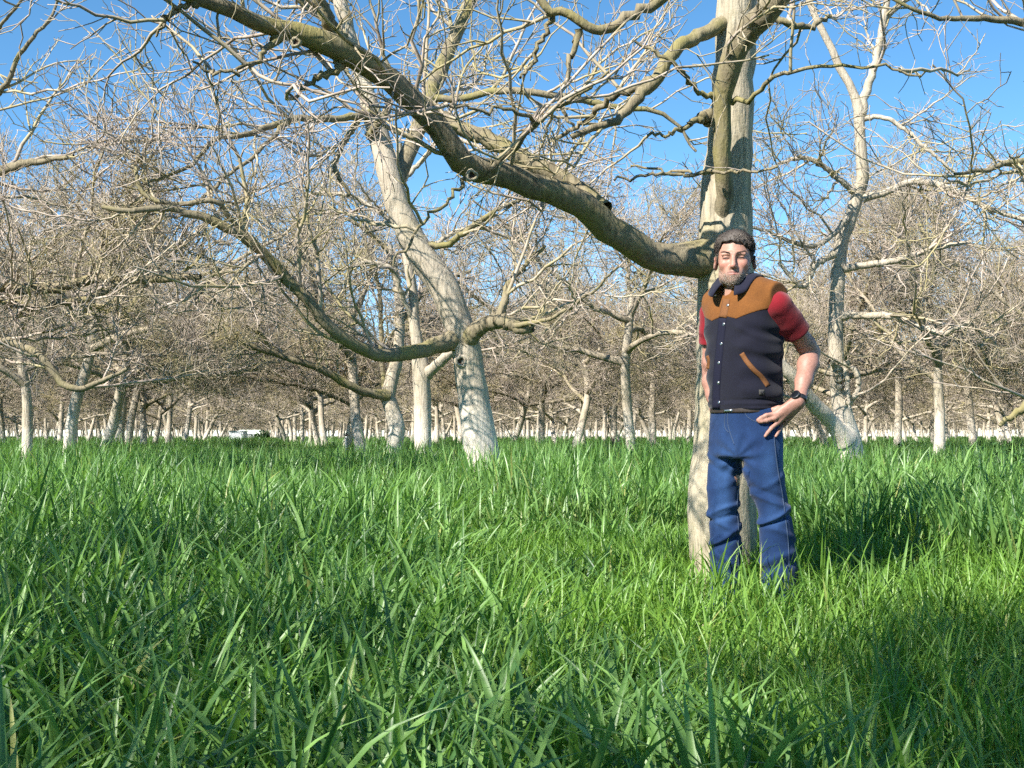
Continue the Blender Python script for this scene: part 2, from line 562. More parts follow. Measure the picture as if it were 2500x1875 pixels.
# tree 1: right behind the man
SUNV = np.array([sv.x, sv.y, sv.z])
CLEAR += [(np.array([0.99, 5.30, 1.70]), SUNV, 0.15), (np.array([1.02, 5.32, 1.40]), SUNV, 0.10)]
CLEAR += [(np.array([1.00, 5.84, zz]), SUNV, 0.10) for zz in (1.95, 2.15, 2.4, 2.65, 2.95)]
near_tw = dict(k2=7, k3=4, k4=3, l2=(0.45, 1.25), l3=(0.2, 0.55), l4=(0.05, 0.2), rmax=0.011, n3b=3, rs_=0.62, seg4=3)
traced_tree('bare walnut tree with grey trunk right behind the standing man', (1766, 1560), 5.95,
    [(1768, 1640, 5.95, 175), (1764, 1400, 5.95, 165), (1763, 1250, 5.95, 170), (1766, 1150, 5.95, 158), (1771, 1000, 5.95, 146), (1769, 800, 5.95, 136), (1770, 640, 5.95, 131), (1771, 500, 5.95, 123), (1779, 370, 5.95, 112), (1787, 250, 5.95, 104), (1800, 0, 5.95, 98), (1812, -300, 5.98, 88), (1800, -700, 6.0, 74), (1790, -1150, 6.0, 50)],
    [   # the long limb that sweeps up to the left across the picture
        ([(1745, 628, 5.93, 84), (1640, 636, 5.85, 76), (1560, 608, 5.75, 72), (1490, 555, 5.65, 72), (1420, 500, 5.55, 66), (1330, 462, 5.45, 62), (1230, 430, 5.35, 62), (1150, 405, 5.25, 64), (1085, 330, 5.15, 58), (1000, 235, 5.05, 60), (930, 180, 4.95, 58), (850, 135, 4.85, 62), (760, 95, 4.75, 58), (670, 72, 4.7, 46), (580, 35, 4.6, 42), (470, -5, 4.5, 40), (330, -60, 4.4, 34)], 9, 5, 5, 0.40),
        # the upper strand that runs beside it
        ([(1470, 520, 5.62, 50), (1400, 455, 5.66, 46), (1300, 400, 5.72, 42), (1200, 345, 5.8, 42), (1120, 310, 5.85, 38), (1050, 265, 5.9, 30), (960, 190, 5.95, 24), (860, 120, 6.0, 18)], 8, 5, 5, 0.35),
        # fork that leaves it upward at the top left
        ([(845, 140, 4.85, 52), (815, 80, 4.8, 38), (790, 30, 4.75, 36), (765, -40, 4.7, 34), (740, -150, 4.7, 30), (690, -330, 4.7, 22)], 6, 4, 4),
        # the upright limb in front of the trunk
        ([(1769, 640, 5.97, 40), (1768, 540, 5.88, 44), (1765, 430, 5.78, 44), (1764, 330, 5.72, 44), (1764, 240, 5.68, 46), (1778, 170, 5.62, 56), (1810, 100, 5.55, 60), (1850, 45, 5.48, 62), (1905, -15, 5.4, 62), (1990, -110, 5.3, 52), (2080, -260, 5.2, 44), (2140, -480, 5.2, 30)], 7, 4, 4),
        # dark limb to the left of the trunk
        ([(1785, 50, 5.93, 38), (1700, 92, 5.8, 34), (1650, 122, 5.7, 32), (1600, 195, 5.62, 32), (1560, 235, 5.6, 30), (1520, 280, 5.58, 24), (1465, 308, 5.55, 20), (1395, 335, 5.5, 15)], 6, 4, 4),
        ([(1600, 200, 5.62, 22), (1540, 215, 5.7, 20), (1480, 245, 5.8, 18), (1420, 300, 5.9, 14), (1340, 345, 6.0, 10)], 5, 4, 4),
        # green limbs crossing at the top
        ([(1660, -40, 5.2, 26), (1590, 10, 5.2, 26), (1530, 45, 5.2, 26), (1460, 68, 5.2, 24), (1420, 60, 5.2, 24), (1395, 35, 5.2, 22), (1350, 25, 5.2, 22), (1320, 0, 5.2, 20), (1290, -60, 5.2, 16)], 5, 4, 4),
        ([(1412, 70, 5.2, 15), (1400, 120, 5.2, 14), (1385, 190, 5.2, 12), (1370, 250, 5.2, 10), (1400, 320, 5.2, 8)], 4, 3, 4),
        ([(1352, 32, 5.25, 14), (1335, 75, 5.25, 13), (1310, 110, 5.25, 11), (1300, 160, 5.25, 9), (1270, 190, 5.2, 7)], 3, 3, 3),
        # shoots off the long limb
        ([(1200, 412, 5.2, 20), (1260, 350, 5.15, 18), (1310, 305, 5.1, 15), (1360, 260, 5.05, 12), (1440, 215, 5.0, 9), (1490, 170, 5.0, 6)], 4, 3, 4),
        ([(1310, 300, 5.1, 11), (1270, 270, 5.0, 10), (1200, 262, 4.95, 9), (1130, 262, 4.9, 7), (1060, 255, 4.9, 5)], 3, 3, 3),
        ([(1140, 435, 5.2, 10), (1090, 490, 5.1, 9), (1030, 545, 5.05, 8), (1000, 600, 5.0, 7), (960, 650, 5.0, 5)], 2, 2, 3),
        ([(850, 150, 4.85, 22), (800, 180, 4.8, 18), (755, 205, 4.8, 12), (720, 240, 4.8, 7)], 2, 2, 3),
        ([(680, 92, 4.7, 22), (650, 125, 4.65, 14), (600, 165, 4.6, 11), (530, 178, 4.6, 9), (470, 150, 4.6, 6)], 3, 3, 4),
        ([(480, 5, 4.5, 20), (440, 20, 4.5, 13), (400, 60, 4.5, 9), (380, 90, 4.5, 6)], 2, 3, 3),
        # thin bowed shoot to the right of the upright limb
        ([(1785, 252, 5.68, 12), (1830, 240, 5.6, 11), (1880, 200, 5.5, 11), (1950, 168, 5.4, 10), (2030, 158, 5.35, 9), (2120, 162, 5.3, 8), (2200, 178, 5.3, 7), (2250, 185, 5.3, 5)], 2, 2, 3),
        ([(1748, 242, 5.68, 14), (1690, 205, 5.6, 12), (1640, 150, 5.5, 11), (1600, 125, 5.5, 9), (1550, 100, 5.5, 7)], 2, 3, 3),
        ([(1740, 420, 5.7, 11), (1660, 424, 5.6, 9), (1600, 428, 5.55, 8), (1500, 440, 5.5, 6)], 1, 2, 3),
        ([(1900, 405, 5.4, 5), (1820, 415, 5.5, 7), (1740, 424, 5.6, 8), (1640, 418, 5.7, 7), (1540, 405, 5.8, 5)], 1, 2, 3),
        ([(1735, 290, 5.85, 34), (1715, 285, 5.8, 28), (1705, 290, 5.78, 18), (1640, 325, 5.7, 9), (1580, 330, 5.7, 7)], 2, 2, 3),
        ([(1845, 30, 5.9, 22), (1920, 55, 5.9, 18), (1970, 62, 5.95, 15), (2030, 40, 6.0, 11)], 3, 3, 4),
    ],
    11, M['bark_near'], M['bark_limb'], near_tw,
    extra=[(1800, -600, 6.0, (0.7, 0.4, 0.5), 2.8, 0.055, 9, 6, 5), (1795, -900, 6.0, (-0.3, 0.6, 0.7), 2.6, 0.05, 7, 6, 5)],
    flare=0.10, knots=[(1152, 428, 5.13, 0.020, (0.1, -1, -0.15)), (722, 103, 4.66, 0.016, (0.1, -1, 0))], Kt=26)

# tree 2: leaning tree in the middle
mid_tw = dict(k2=5, k3=3, k4=3, l2=(0.8, 1.9), l3=(0.35, 0.85), l4=(0.09, 0.30), rmax=0.024, n3b=3)
traced_tree('bare walnut with thick white-footed trunk leaning left in the middle of the picture', (1182, 1290), 12.0,
    [(1184, 1300, 12, 92), (1181, 1180, 12, 90), (1174, 1100, 12, 84), (1160, 1000, 12, 76), (1146, 900, 12, 74), (1132, 830, 12, 72), (1112, 770, 12, 72), (1080, 700, 12, 76), (1040, 640, 12, 72), (1005, 580, 12, 66), (975, 510, 12, 58), (950, 430, 12, 56), (932, 360, 12.05, 54), (915, 300, 12.1, 50), (898, 240, 12.1, 42), (872, 150, 12.2, 38), (845, 60, 12.2, 36), (825, -20, 12.2, 36), (790, -200, 12.3, 30), (770, -400, 12.4, 24)],
    [   # low limb to the left
        ([(1110, 828, 11.95, 38), (1050, 850, 11.8, 36), (1000, 862, 11.6, 36), (930, 866, 11.4, 33), (870, 845, 11.2, 32), (800, 795, 11, 30), (755, 735, 10.9, 29), (700, 680, 10.8, 29), (645, 620, 10.7, 27), (600, 580, 10.6, 26), (540, 548, 10.5, 24), (470, 525, 10.4, 20), (400, 508, 10.3, 17), (330, 515, 10.2, 14), (250, 505, 10.2, 11)], 15, 8, 5),
        ([(610, 590, 10.6, 14), (560, 530, 10.5, 14), (530, 490, 10.4, 14), (440, 500, 10.4, 12), (360, 480, 10.4, 12), (330, 420, 10.4, 11), (345, 380, 10.4, 9)], 6, 6, 4),
        # sawn limb to the right
        ([(1140, 830, 11.95, 46), (1180, 795, 11.8, 40), (1215, 785, 11.7, 38), (1250, 790, 11.65, 34), (1275, 805, 11.6, 26), (1300, 800, 11.6, 22)], 4, 5, 4),
        ([(1215, 785, 11.7, 22), (1230, 745, 11.7, 22), (1240, 700, 11.8, 16), (1270, 660, 11.9, 12), (1330, 600, 12, 9)], 5, 6, 5),
        ([(1255, 795, 11.6, 12), (1330, 780, 11.4, 10), (1400, 745, 11.2, 9), (1470, 690, 11, 7), (1510, 650, 10.9, 5)], 4, 5, 4),
        # limb that rises to the right behind the trunk
        ([(962, 450, 12.05, 34), (985, 400, 12.2, 38), (1015, 330, 12.4, 40), (1045, 250, 12.6, 40), (1075, 170, 12.8, 38), (1110, 90, 13, 34), (1140, 20, 13.2, 30), (1170, -80, 13.4, 26), (1190, -250, 13.6, 18)], 10, 7, 5),
        # limb to the left, higher up
        ([(915, 275, 12.05, 18), (870, 285, 11.9, 18), (800, 292, 11.7, 18), (730, 290, 11.5, 17), (660, 308, 11.3, 16), (590, 330, 11.1, 14), (520, 345, 10.9, 12), (470, 400, 10.8, 10), (410, 430, 10.7, 8), (350, 450, 10.6, 6)], 11, 8, 5),
        ([(700, 295, 11.4, 12), (660, 340, 11.2, 11), (610, 390, 11, 10), (540, 440, 10.9, 9), (480, 500, 10.8, 7)], 6, 6, 4),
        ([(905, 330, 12, 22), (925, 300, 11.8, 22), (945, 270, 11.7, 20), (950, 245, 11.7, 12)], 3, 4, 4),
        ([(905, 245, 12.1, 14), (880, 285, 12, 16), (850, 330, 11.9, 14), (828, 370, 11.8, 14), (815, 410, 11.8, 12), (850, 470, 11.8, 10), (845, 480, 11.8, 8)], 4, 5, 4),
        ([(1060, 240, 12.6, 14), (1130, 240, 12.5, 18), (1210, 222, 12.4, 18), (1300, 225, 12.3, 17), (1400, 240, 12.3, 16), (1500, 260, 12.3, 14), (1590, 270, 12.3, 12), (1650, 300, 12.3, 9), (1700, 370, 12.3, 7)], 11, 7, 5),
        ([(1020, 590, 12, 16), (1080, 600, 11.9, 16), (1130, 570, 11.8, 15), (1200, 520, 11.7, 12), (1280, 480, 11.6, 9), (1330, 450, 11.6, 6)], 7, 6, 5),
    ],
    12, M['bark'], M['bark_limb'], mid_tw,
    extra=[(860, 110, 12.2, (-0.8, -0.3, 0.4), 3.0, 0.05, 10, 7, 5), (835, 10, 12.2, (-0.6, 0.5, 0.5), 3.0, 0.05, 10, 7, 5), (800, -150, 12.3, (0.5, -0.5, 0.6), 2.8, 0.045, 10, 7, 5), (1150, 0, 13.2, (0.6, 0.3, 0.6), 2.6, 0.04, 9, 7, 5)],
    flare=0.12, knots=[(1126, 882, 11.86, 0.048, (0.1, -1, -0.05)), (946, 457, 11.9, 0.014, (0.0, -1, 0))])

# tree 3: right of the man
traced_tree('bare walnut with low fork and tall split leader on the right of the man', (2082, 1230), 15.5,
    [(2084, 1240, 15.5, 70), (2080, 1130, 15.5, 66), (2066, 1050, 15.5, 54), (2050, 980, 15.5, 44), (2044, 900, 15.5, 38), (2040, 820, 15.5, 36), (2042, 740, 15.5, 36), (2046, 660, 15.5, 34), (2052, 600, 15.5, 34), (2070, 550, 15.5, 32), (2090, 490, 15.5, 31), (2106, 440, 15.5, 30), (2104, 380, 15.5, 28), (2098, 320, 15.5, 27), (2098, 270, 15.5, 27), (2080, 220, 15.5, 20), (2050, 165, 15.5, 19), (2020, 100, 15.5, 17), (1990, 40, 15.5, 16), (1965, -20, 15.5, 15), (1930, -120, 15.5, 12)],
    [   ([(2100, 280, 15.5, 22), (2112, 230, 15.5, 21), (2130, 180, 15.5, 19), (2146, 110, 15.5, 19), (2158, 50, 15.5, 18), (2166, -10, 15.5, 16), (2180, -120, 15.5, 12)], 9, 6, 4),
        ([(2064, 1075, 15.45, 44), (2030, 1030, 15.3, 38), (1985, 985, 15.1, 36), (1945, 935, 14.9, 34), (1905, 890, 14.8, 30), (1860, 850, 14.7, 24), (1800, 820, 14.6, 20), (1700, 830, 14.6, 14)], 7, 6, 5),
        ([(2055, 770, 15.45, 20), (2110, 770, 15.3, 18), (2180, 772, 15.1, 17), (2240, 795, 14.9, 16), (2300, 815, 14.7, 14), (2330, 800, 14.6, 13), (2370, 785, 14.6, 11)], 9, 7, 5),
        ([(2105, 485, 15.5, 18), (2160, 470, 15.4, 16), (2220, 445, 15.3, 16), (2290, 450, 15.2, 15), (2360, 480, 15.1, 14), (2430, 515, 15, 12), (2520, 540, 14.9, 10)], 11, 7, 5),
        ([(2060, 655, 15.45, 18), (2130, 645, 15.3, 17), (2200, 632, 15.2, 15), (2290, 605, 15.1, 12), (2370, 590, 15, 8)], 9, 7, 5),
        ([(2088, 470, 15.5, 16), (2050, 440, 15.4, 15), (2005, 402, 15.3, 13), (1960, 385, 15.2, 11), (1900, 400, 15.1, 8)], 8, 7, 5),
        ([(2110, 290, 15.5, 12), (2150, 285, 15.4, 12), (2210, 315, 15.3, 11), (2270, 370, 15.2, 9), (2330, 420, 15.2, 7)], 8, 6, 4),
        ([(2060, 885, 15.4, 22), (2075, 1000, 15.2, 4)], 0, 0, 0),
        ([(2050, 940, 15.4, 24), (2040, 890, 15.3, 20), (2026, 885, 15.25, 18)], 0, 0, 0),
        ([(2072, 980, 15.4, 18), (2088, 965, 15.3, 14), (2096, 940, 15.3, 12), (2090, 910, 15.3, 16), (2075, 895, 15.3, 12)], 2, 3, 3),
        ([(2086, 500, 15.5, 14), (2045, 560, 15.3, 13), (1990, 600, 15.2, 12), (1930, 590, 15.1, 10), (1860, 560, 15, 8), (1800, 555, 15, 6)], 9, 7, 5),
        ([(2035, 620, 15.3, 16), (1990, 650, 15.2, 14), (1960, 700, 15.1, 12), (1900, 640, 15, 10)], 6, 6, 5),
    ],
    13, M['bark'], M['bark'], mid_tw,
    extra=[(2160, 40, 15.5, (0.7, -0.2, 0.5), 2.4, 0.035, 9, 6, 5), (1975, 0, 15.5, (-0.6, 0.3, 0.6), 2.4, 0.035, 9, 6, 5)], flare=0.22)

# tree 4: straight white trunk just left of the leaning tree ; tree 5: twisted trunk
traced_tree('bare walnut with straight pale trunk just left of the leaning tree', (1034, 1240), 16.3,
    [(1035, 1250, 16.3, 50), (1034, 1138, 16.3, 44), (1032, 1040, 16.3, 42), (1030, 940, 16.3, 42), (1026, 890, 16.3, 40), (1020, 850, 16.3, 30), (1012, 790, 16.3, 26), (1010, 740, 16.3, 25), (1003, 680, 16.3, 24), (992, 620, 16.3, 22), (980, 560, 16.3, 20), (970, 480, 16.3, 18), (975, 350, 16.3, 15)],
    [   ([(1040, 915, 16.3, 26), (1062, 895, 16.2, 25), (1082, 878, 16.1, 24), (1110, 850, 16, 20), (1160, 800, 15.9, 15), (1230, 770, 15.8, 11)], 9, 7, 5),
        ([(1010, 780, 16.3, 14), (990, 740, 16.2, 14), (975, 700, 16.1, 13), (960, 660, 16, 12), (900, 640, 15.9, 10), (830, 660, 15.8, 8)], 9, 7, 5),
        ([(1000, 660, 16.3, 14), (1060, 600, 16.4, 12), (1130, 560, 16.5, 10), (1200, 560, 16.6, 8)], 9, 7, 5),
        ([(985, 570, 16.3, 14), (930, 520, 16.3, 12), (860, 480, 16.3, 10), (770, 470, 16.3, 8)], 9, 7, 5),
        ([(975, 450, 16.3, 14), (1040, 380, 16.3, 12), (1090, 300, 16.3, 9), (1110, 200, 16.3, 7)], 9, 7, 5)],
    14, M['bark'], M['bark'], mid_tw, flare=0.15)
traced_tree('bare walnut with twisted S-shaped trunk between the alley and the leaning tree', (945, 1215), 20.4,
    [(946, 1225, 20.4, 46), (950, 1152, 20.4, 42), (960, 1100, 20.4, 40), (968, 1050, 20.4, 40), (960, 1010, 20.4, 38), (948, 970, 20.4, 36), (956, 925, 20.4, 33), (968, 880, 20.4, 30), (974, 830, 20.4, 27), (976, 780, 20.4, 24), (970, 700, 20.4, 20), (950, 600, 20.4, 16)],
    [   ([(948, 965, 20.35, 24), (905, 960, 20.2, 22), (860, 945, 20, 21), (800, 910, 19.8, 19), (740, 885, 19.6, 17), (660, 860, 19.4, 16), (600, 840, 19.2, 14), (560, 815, 19, 13), (500, 800, 18.9, 10), (450, 740, 18.8, 8)], 14, 8, 5),
        ([(940, 945, 20.4, 14), (932, 880, 20.4, 13), (930, 800, 20.4, 12), (925, 700, 20.4, 10), (900, 620, 20.4, 8)], 8, 7, 5),
        ([(976, 790, 20.4, 14), (1010, 740, 20.5, 12), (1070, 690, 20.6, 10), (1150, 660, 20.7, 8)], 9, 7, 5),
        ([(660, 862, 19.4, 11), (640, 820, 19.3, 11), (590, 790, 19.2, 11), (540, 790, 19.1, 10), (470, 790, 19, 8)], 8, 7, 5),
        ([(955, 620, 20.4, 12), (890, 560, 20.3, 10), (820, 520, 20.2, 8)], 8, 7, 5)],
    15, M['bark'], M['bark_limb'], mid_tw, flare=0.12)

# two trees whose trunks stand just outside the picture; their limbs reach in
traced_tree('bare walnut outside the left edge whose mossy limbs reach in above the alley', (-190, 1290), 11.6,
    [(-190, 1300, 11.6, 100), (-192, 1130, 11.6, 84), (-200, 950, 11.6, 76), (-215, 800, 11.6, 72), (-225, 650, 11.6, 66), (-215, 450, 11.6, 56), (-190, 250, 11.6, 44), (-170, 0, 11.6, 30)],
    [   ([(-210, 790, 11.6, 44), (-110, 745, 11.5, 38), (-20, 715, 11.4, 32), (60, 705, 11.3, 30), (150, 700, 11.2, 28), (205, 685, 11.15, 26), (240, 677, 11.1, 24), (320, 684, 11, 21), (400, 680, 10.9, 18), (490, 676, 10.8, 14)], 12, 8, 5),
        ([(-205, 830, 11.6, 36), (-100, 770, 11.4, 28), (0, 742, 11.2, 22), (80, 750, 11.1, 21), (160, 738, 11, 19), (230, 725, 10.9, 17), (290, 690, 10.9, 12)], 9, 7, 5),
        ([(-190, 900, 11.6, 34), (-90, 860, 11.3, 24), (0, 830, 11, 18), (60, 848, 10.9, 17), (110, 880, 10.8, 18), (150, 935, 10.8, 18), (190, 950, 10.8, 16), (240, 935, 10.8, 13), (310, 900, 10.8, 9)], 8, 7, 5),
        ([(-220, 620, 11.6, 40), (-100, 470, 11.4, 32), (0, 418, 11.2, 24), (50, 402, 11.1, 20), (110, 392, 11, 14), (180, 380, 10.9, 9)], 6, 5, 4),
        ([(-210, 400, 11.6, 24), (-80, 300, 11.4, 17), (10, 210, 11.2, 13), (50, 130, 11.1, 11), (100, 70, 11, 9), (130, 30, 11, 7), (150, -40, 11, 6)], 5, 4, 3),
        ([(-185, 200, 11.6, 20), (-60, 120, 11.4, 12), (20, 40, 11.2, 8), (70, -20, 11.1, 6)], 3, 3, 3)],
    16, M['bark'], M['bark_limb'], mid_tw, flare=0.15)
traced_tree('bare walnut outside the right edge whose dark branches reach in at the top', (2700, 1330), 9.2,
    [(2700, 1340, 9.2, 110), (2705, 1130, 9.2, 96), (2715, 900, 9.2, 88), (2730, 650, 9.2, 80), (2735, 400, 9.2, 70), (2720, 100, 9.2, 56), (2700, -250, 9.2, 40)],
    [   ([(2725, 250, 9.2, 40), (2620, 110, 9.0, 30), (2540, 60, 8.9, 22), (2460, 48, 8.8, 18), (2380, 45, 8.7, 15), (2300, 42, 8.6, 12), (2230, 22, 8.5, 10), (2175, -5, 8.5, 8)], 8, 5, 4),
        ([(2725, 520, 9.2, 40), (2620, 430, 9.0, 28), (2540, 395, 8.9, 22), (2470, 398, 8.8, 17), (2410, 412, 8.7, 12), (2330, 425, 8.6, 7)], 8, 5, 4),
        ([(2705, 980, 9.2, 44), (2610, 930, 9.1, 34), (2540, 960, 9.0, 26), (2480, 1010, 9.0, 18), (2440, 1040, 9.0, 10)], 3, 4, 4)],
    17, M['bark'], M['bark_limb'], mid_tw, flare=0.15)

# ------------------------------------------------------------------ the orchard rows
rng0 = np.random.default_rng(7)
ROW0, ROWD, SPC = 2.2, 5.2, 4.3
ordw = ['first', 'second', 'third', 'fourth', 'fifth', 'sixth', 'seventh', 'eighth', 'ninth', 'tenth', 'eleventh', 'twelfth']
def nth(i):
    return ordw[i] if i < 12 else '%d%s' % (i + 1, {1: 'st', 2: 'nd', 3: 'rd'}.get((i + 1) % 10 if (i + 1) % 100 not in (11, 12, 13) else 0, 'th'))
spots = []
flank = []          # trees well outside the picture
for k in range(-16, 28):
    v = ROW0 + ROWD * k
    if k == 0:
        us = [25.6, 29.5, 38.5, 43.3, 49.1, 57.0] + list(np.arange(61.3, 300, SPC))
    elif k == -1:
        us = [17.3, 21.9, 25.2, 29.0, 31.6, 35.4, 40.0, 45.0, 50.5, 56.5] + list(np.arange(61, 300, SPC))
    elif k == 1:
        us = [23.3, 27.8, 32] + list(np.arange(36.4, 300, SPC))
    else:
        off = (k * 0.618 % 1) * SPC
        us = list(np.arange(-2 + off, 300, SPC))
    for u in us:
        ju, jv = (0, 0) if (k in (0, -1) and u < 60) else (rng0.normal() * 0.22, rng0.normal() * 0.16)
        x, y = uv2xy(u + ju, v + jv)
        if y < 3:
            continue
        m = x / y
        dd = math.hypot(x, y)
        if abs(m) > 0.66 or dd < 9.0:
            continue
        if abs(m) > 0.4167 + 4.2 / y:
            if 24 < dd < 130:
                flank.append((dd, k, u, x, y, False))
            continue
        spots.append((dd, k, u, x, y, abs(m) < 0.4167 + 0.2 / y))
spots.sort()
NEAR = [s for s in spots][:290]
FARS = [s for s in spots if s[0] <= 250][290:] + flank
cnt = {}
for (dd, k, u, x, y, inside) in sorted(NEAR, key=lambda s: (s[1], s[2])):
    var = int(rng0.integers(0, 7)); rot = rng0.uniform(0, 6.28); scl = rng0.uniform(0.88, 1.08)
    side = 'left' if k < 0 else 'right'
    kk = -k - 1 if k < 0 else k
    if inside:
        i = cnt.get(k, 0); cnt[k] = i + 1
        row = 'row %s of the alley' % side if kk == 0 else '%s row %s of the alley' % (nth(kk), side)
        pos = i + (5 if k == 0 else (1 if k == 1 else 0))
        lab = 'bare walnut, %s from the front in the %s' % (nth(pos), row)
        grp = 'bare walnut trees in the orchard rows'
    else:
        sd = 'left' if x < 0 else 'right'; i = cnt.get(sd, 0); cnt[sd] = i + 1
        lab = 'bare walnut just outside the %s edge, %s counted from the front, only branches in view' % (sd, nth(i))
        grp = 'walnut trees beside the view'
    if k == -1 and u < 20:
        scl *= 0.72
    plant_tree(var, x, y, rot, scl, lab, grp, detail=dd < 45)

# unseen trees beside and behind the viewer, placed and shaped to shade the grass
for i, (u, v) in enumerate([(3.5, -3.7), (-0.7, -3.0), (12.2, -8.2)]):
    x, y = uv2xy(u, v)
    rot = rng0.uniform(0, 6.28)
    if i == 1:          # turned so that its longest limb shades the grass before the viewer
        tips = [np.array(l.vertices[len(l.vertices) - 1].co) for l in VARIANTS[7]['limbs']]
        tp = max(tips, key=lambda q: math.hypot(q[0], q[1]))
        rot = math.atan2(2.5, 1.9) - math.atan2(tp[1], tp[0])
    plant_tree([2, 7, 7][i], x, y, rot, [0.8, 0.92, 1.0][i], ['bare walnut on the left level with the man, outside the picture, shading the alley', 'bare walnut behind the viewer on the left, shading the near grass', 'bare walnut of the second row outside the left edge, shading the grass'][i], 'walnut trees around the viewer')
# ------------------------------------------------------------------ instancing of stuff (grass, far orchard) with geometry nodes
def scatter(name, pts, rot, scl, idx, sources, label, cat=None):
    """One stuff object: sources (meshes) instanced on the given points."""
    me = bpy.data.meshes.new(name)
    n = len(pts)
    me.vertices.add(n)
    me.vertices.foreach_set('co', np.asarray(pts, np.float32).ravel())
    a = me.attributes.new('rot', 'FLOAT_VECTOR', 'POINT'); a.data.foreach_set('vector', np.asarray(rot, np.float32).ravel())
    a = me.attributes.new('scl', 'FLOAT_VECTOR', 'POINT'); a.data.foreach_set('vector', np.asarray(scl, np.float32).ravel())
    a = me.attributes.new('idx', 'INT', 'POINT'); a.data.foreach_set('value', np.asarray(idx, np.int32))
    o = link(name, me)
    o['kind'] = 'stuff'
    o['label'] = label
    if cat:
        o['category'] = cat
    g = bpy.data.node_groups.new(name + '_nodes', 'GeometryNodeTree')
    g.interface.new_socket('Geometry', in_out='INPUT', socket_type='NodeSocketGeometry')
    g.interface.new_socket('Geometry', in_out='OUTPUT', socket_type='NodeSocketGeometry')
    gi = g.nodes.new('NodeGroupInput'); go = g.nodes.new('NodeGroupOutput')
    jn = g.nodes.new('GeometryNodeJoinGeometry')
    for s in reversed(sources):          # a later link comes first in the joined list
        so = bpy.data.objects.new(s.name + '_piece', s)      # never linked to the scene: only a source of geometry
        oi = g.nodes.new('GeometryNodeObjectInfo')
        oi.inputs['Object'].default_value = so
        oi.inputs['As Instance'].default_value = True
        g.links.new(oi.outputs['Geometry'], jn.inputs[0])
    ip = g.nodes.new('GeometryNodeInstanceOnPoints')
    ip.inputs['Pick Instance'].default_value = True
    g.links.new(gi.outputs[0], ip.inputs['Points'])
    g.links.new(jn.outputs[0], ip.inputs['Instance'])
    for nm, dt, sock in (('rot', 'FLOAT_VECTOR', 'Rotation'), ('scl', 'FLOAT_VECTOR', 'Scale'), ('idx', 'INT', 'Instance Index')):
        na = g.nodes.new('GeometryNodeInputNamedAttribute')
        na.data_type = dt
        na.inputs['Name'].default_value = nm
        out = [s for s in na.outputs if s.enabled and s.name == 'Attribute'][0]
        if sock == 'Rotation':
            e2r = g.nodes.new('FunctionNodeEulerToRotation')
            g.links.new(out, e2r.inputs[0])
            out = e2r.outputs[0]
        g.links.new(out, ip.inputs[sock])
    g.links.new(ip.outputs[0], go.inputs[0])
    md = o.modifiers.new('scatter', 'NODES')
    md.node_group = g
    return o

# far part of the orchard that reads as one mass
fx = np.array([[s[3], s[4], 0.0] for s in FARS])
nF = len(fx)
rr_ = np.random.default_rng(21)
scatter('far_orchard_trunks', fx, np.stack([np.zeros(nF), np.zeros(nF), rr_.uniform(0, 6.28, nF)], 1), np.ones((nF, 3)) * 0.98, np.arange(nF) % len(VARIANTS), [v['wood'] for v in VARIANTS], 'far bare walnut trunks standing close together along the horizon')
rr_ = np.random.default_rng(21)
scatter('far_orchard_crowns', fx, np.stack([np.zeros(nF), np.zeros(nF), rr_.uniform(0, 6.28, nF)], 1), np.ones((nF, 3)) * 0.98, np.arange(nF) % len(VARIANTS), [v['far_crown'] for v in VARIANTS], 'far bare walnut crowns merging into a beige haze of twigs')

# ------------------------------------------------------------------ ground sheet
def ground_mesh():
    rad = np.concatenate([np.linspace(0, 30, 61), np.geomspace(31, 1500, 40)])
    K = 120
    ang = np.arange(K) * 2 * math.pi / K
    vs = [[0, 0, 0]]
    R_, A_ = np.meshgrid(rad[1:], ang, indexing='ij')
    x = (R_ * np.cos(A_)).ravel(); y = (R_ * np.sin(A_)).ravel()
    z = ground_z(x, y)
    vs = np.concatenate([np.array([[0, 0, 0.0]]), np.stack([x, y, z], 1)])
    n = len(rad) - 1
    i = np.arange(n - 1)[:, None]; k = np.arange(K)[None, :]
    q = np.stack([1 + i * K + k, 1 + (i + 1) * K + k, 1 + (i + 1) * K + (k + 1) % K, 1 + i * K + (k + 1) % K], -1).reshape(-1, 4)
    t = np.stack([np.zeros(K, int), 1 + np.arange(K), 1 + (np.arange(K) + 1) % K], 1)
    return vs, [q, t]
m_, nt, b = nmat('orchard_floor')
tc = nd(nt, 'ShaderNodeTexCoord').outputs['Object']
c = ramp(nt, noise(nt, tc, 2.0, 6.0, 0.65), [(0.3, (0.025, 0.03, 0.012)), (0.55, (0.05, 0.06, 0.02)), (0.75, (0.07, 0.055, 0.03))])
nt.links.new(c, b.inputs['Base Color'])
b.inputs['Roughness'].default_value = 0.95
bump(nt, noise(nt, tc, 25.0, 5.0, 0.7), b, 0.8, 0.03)
gv, gf = ground_mesh()
g_o = link('ground', make_mesh('ground', gv, gf, m_))
g_o['kind'] = 'structure'
g_o['label'] = 'dark soil of the orchard floor under the grass'

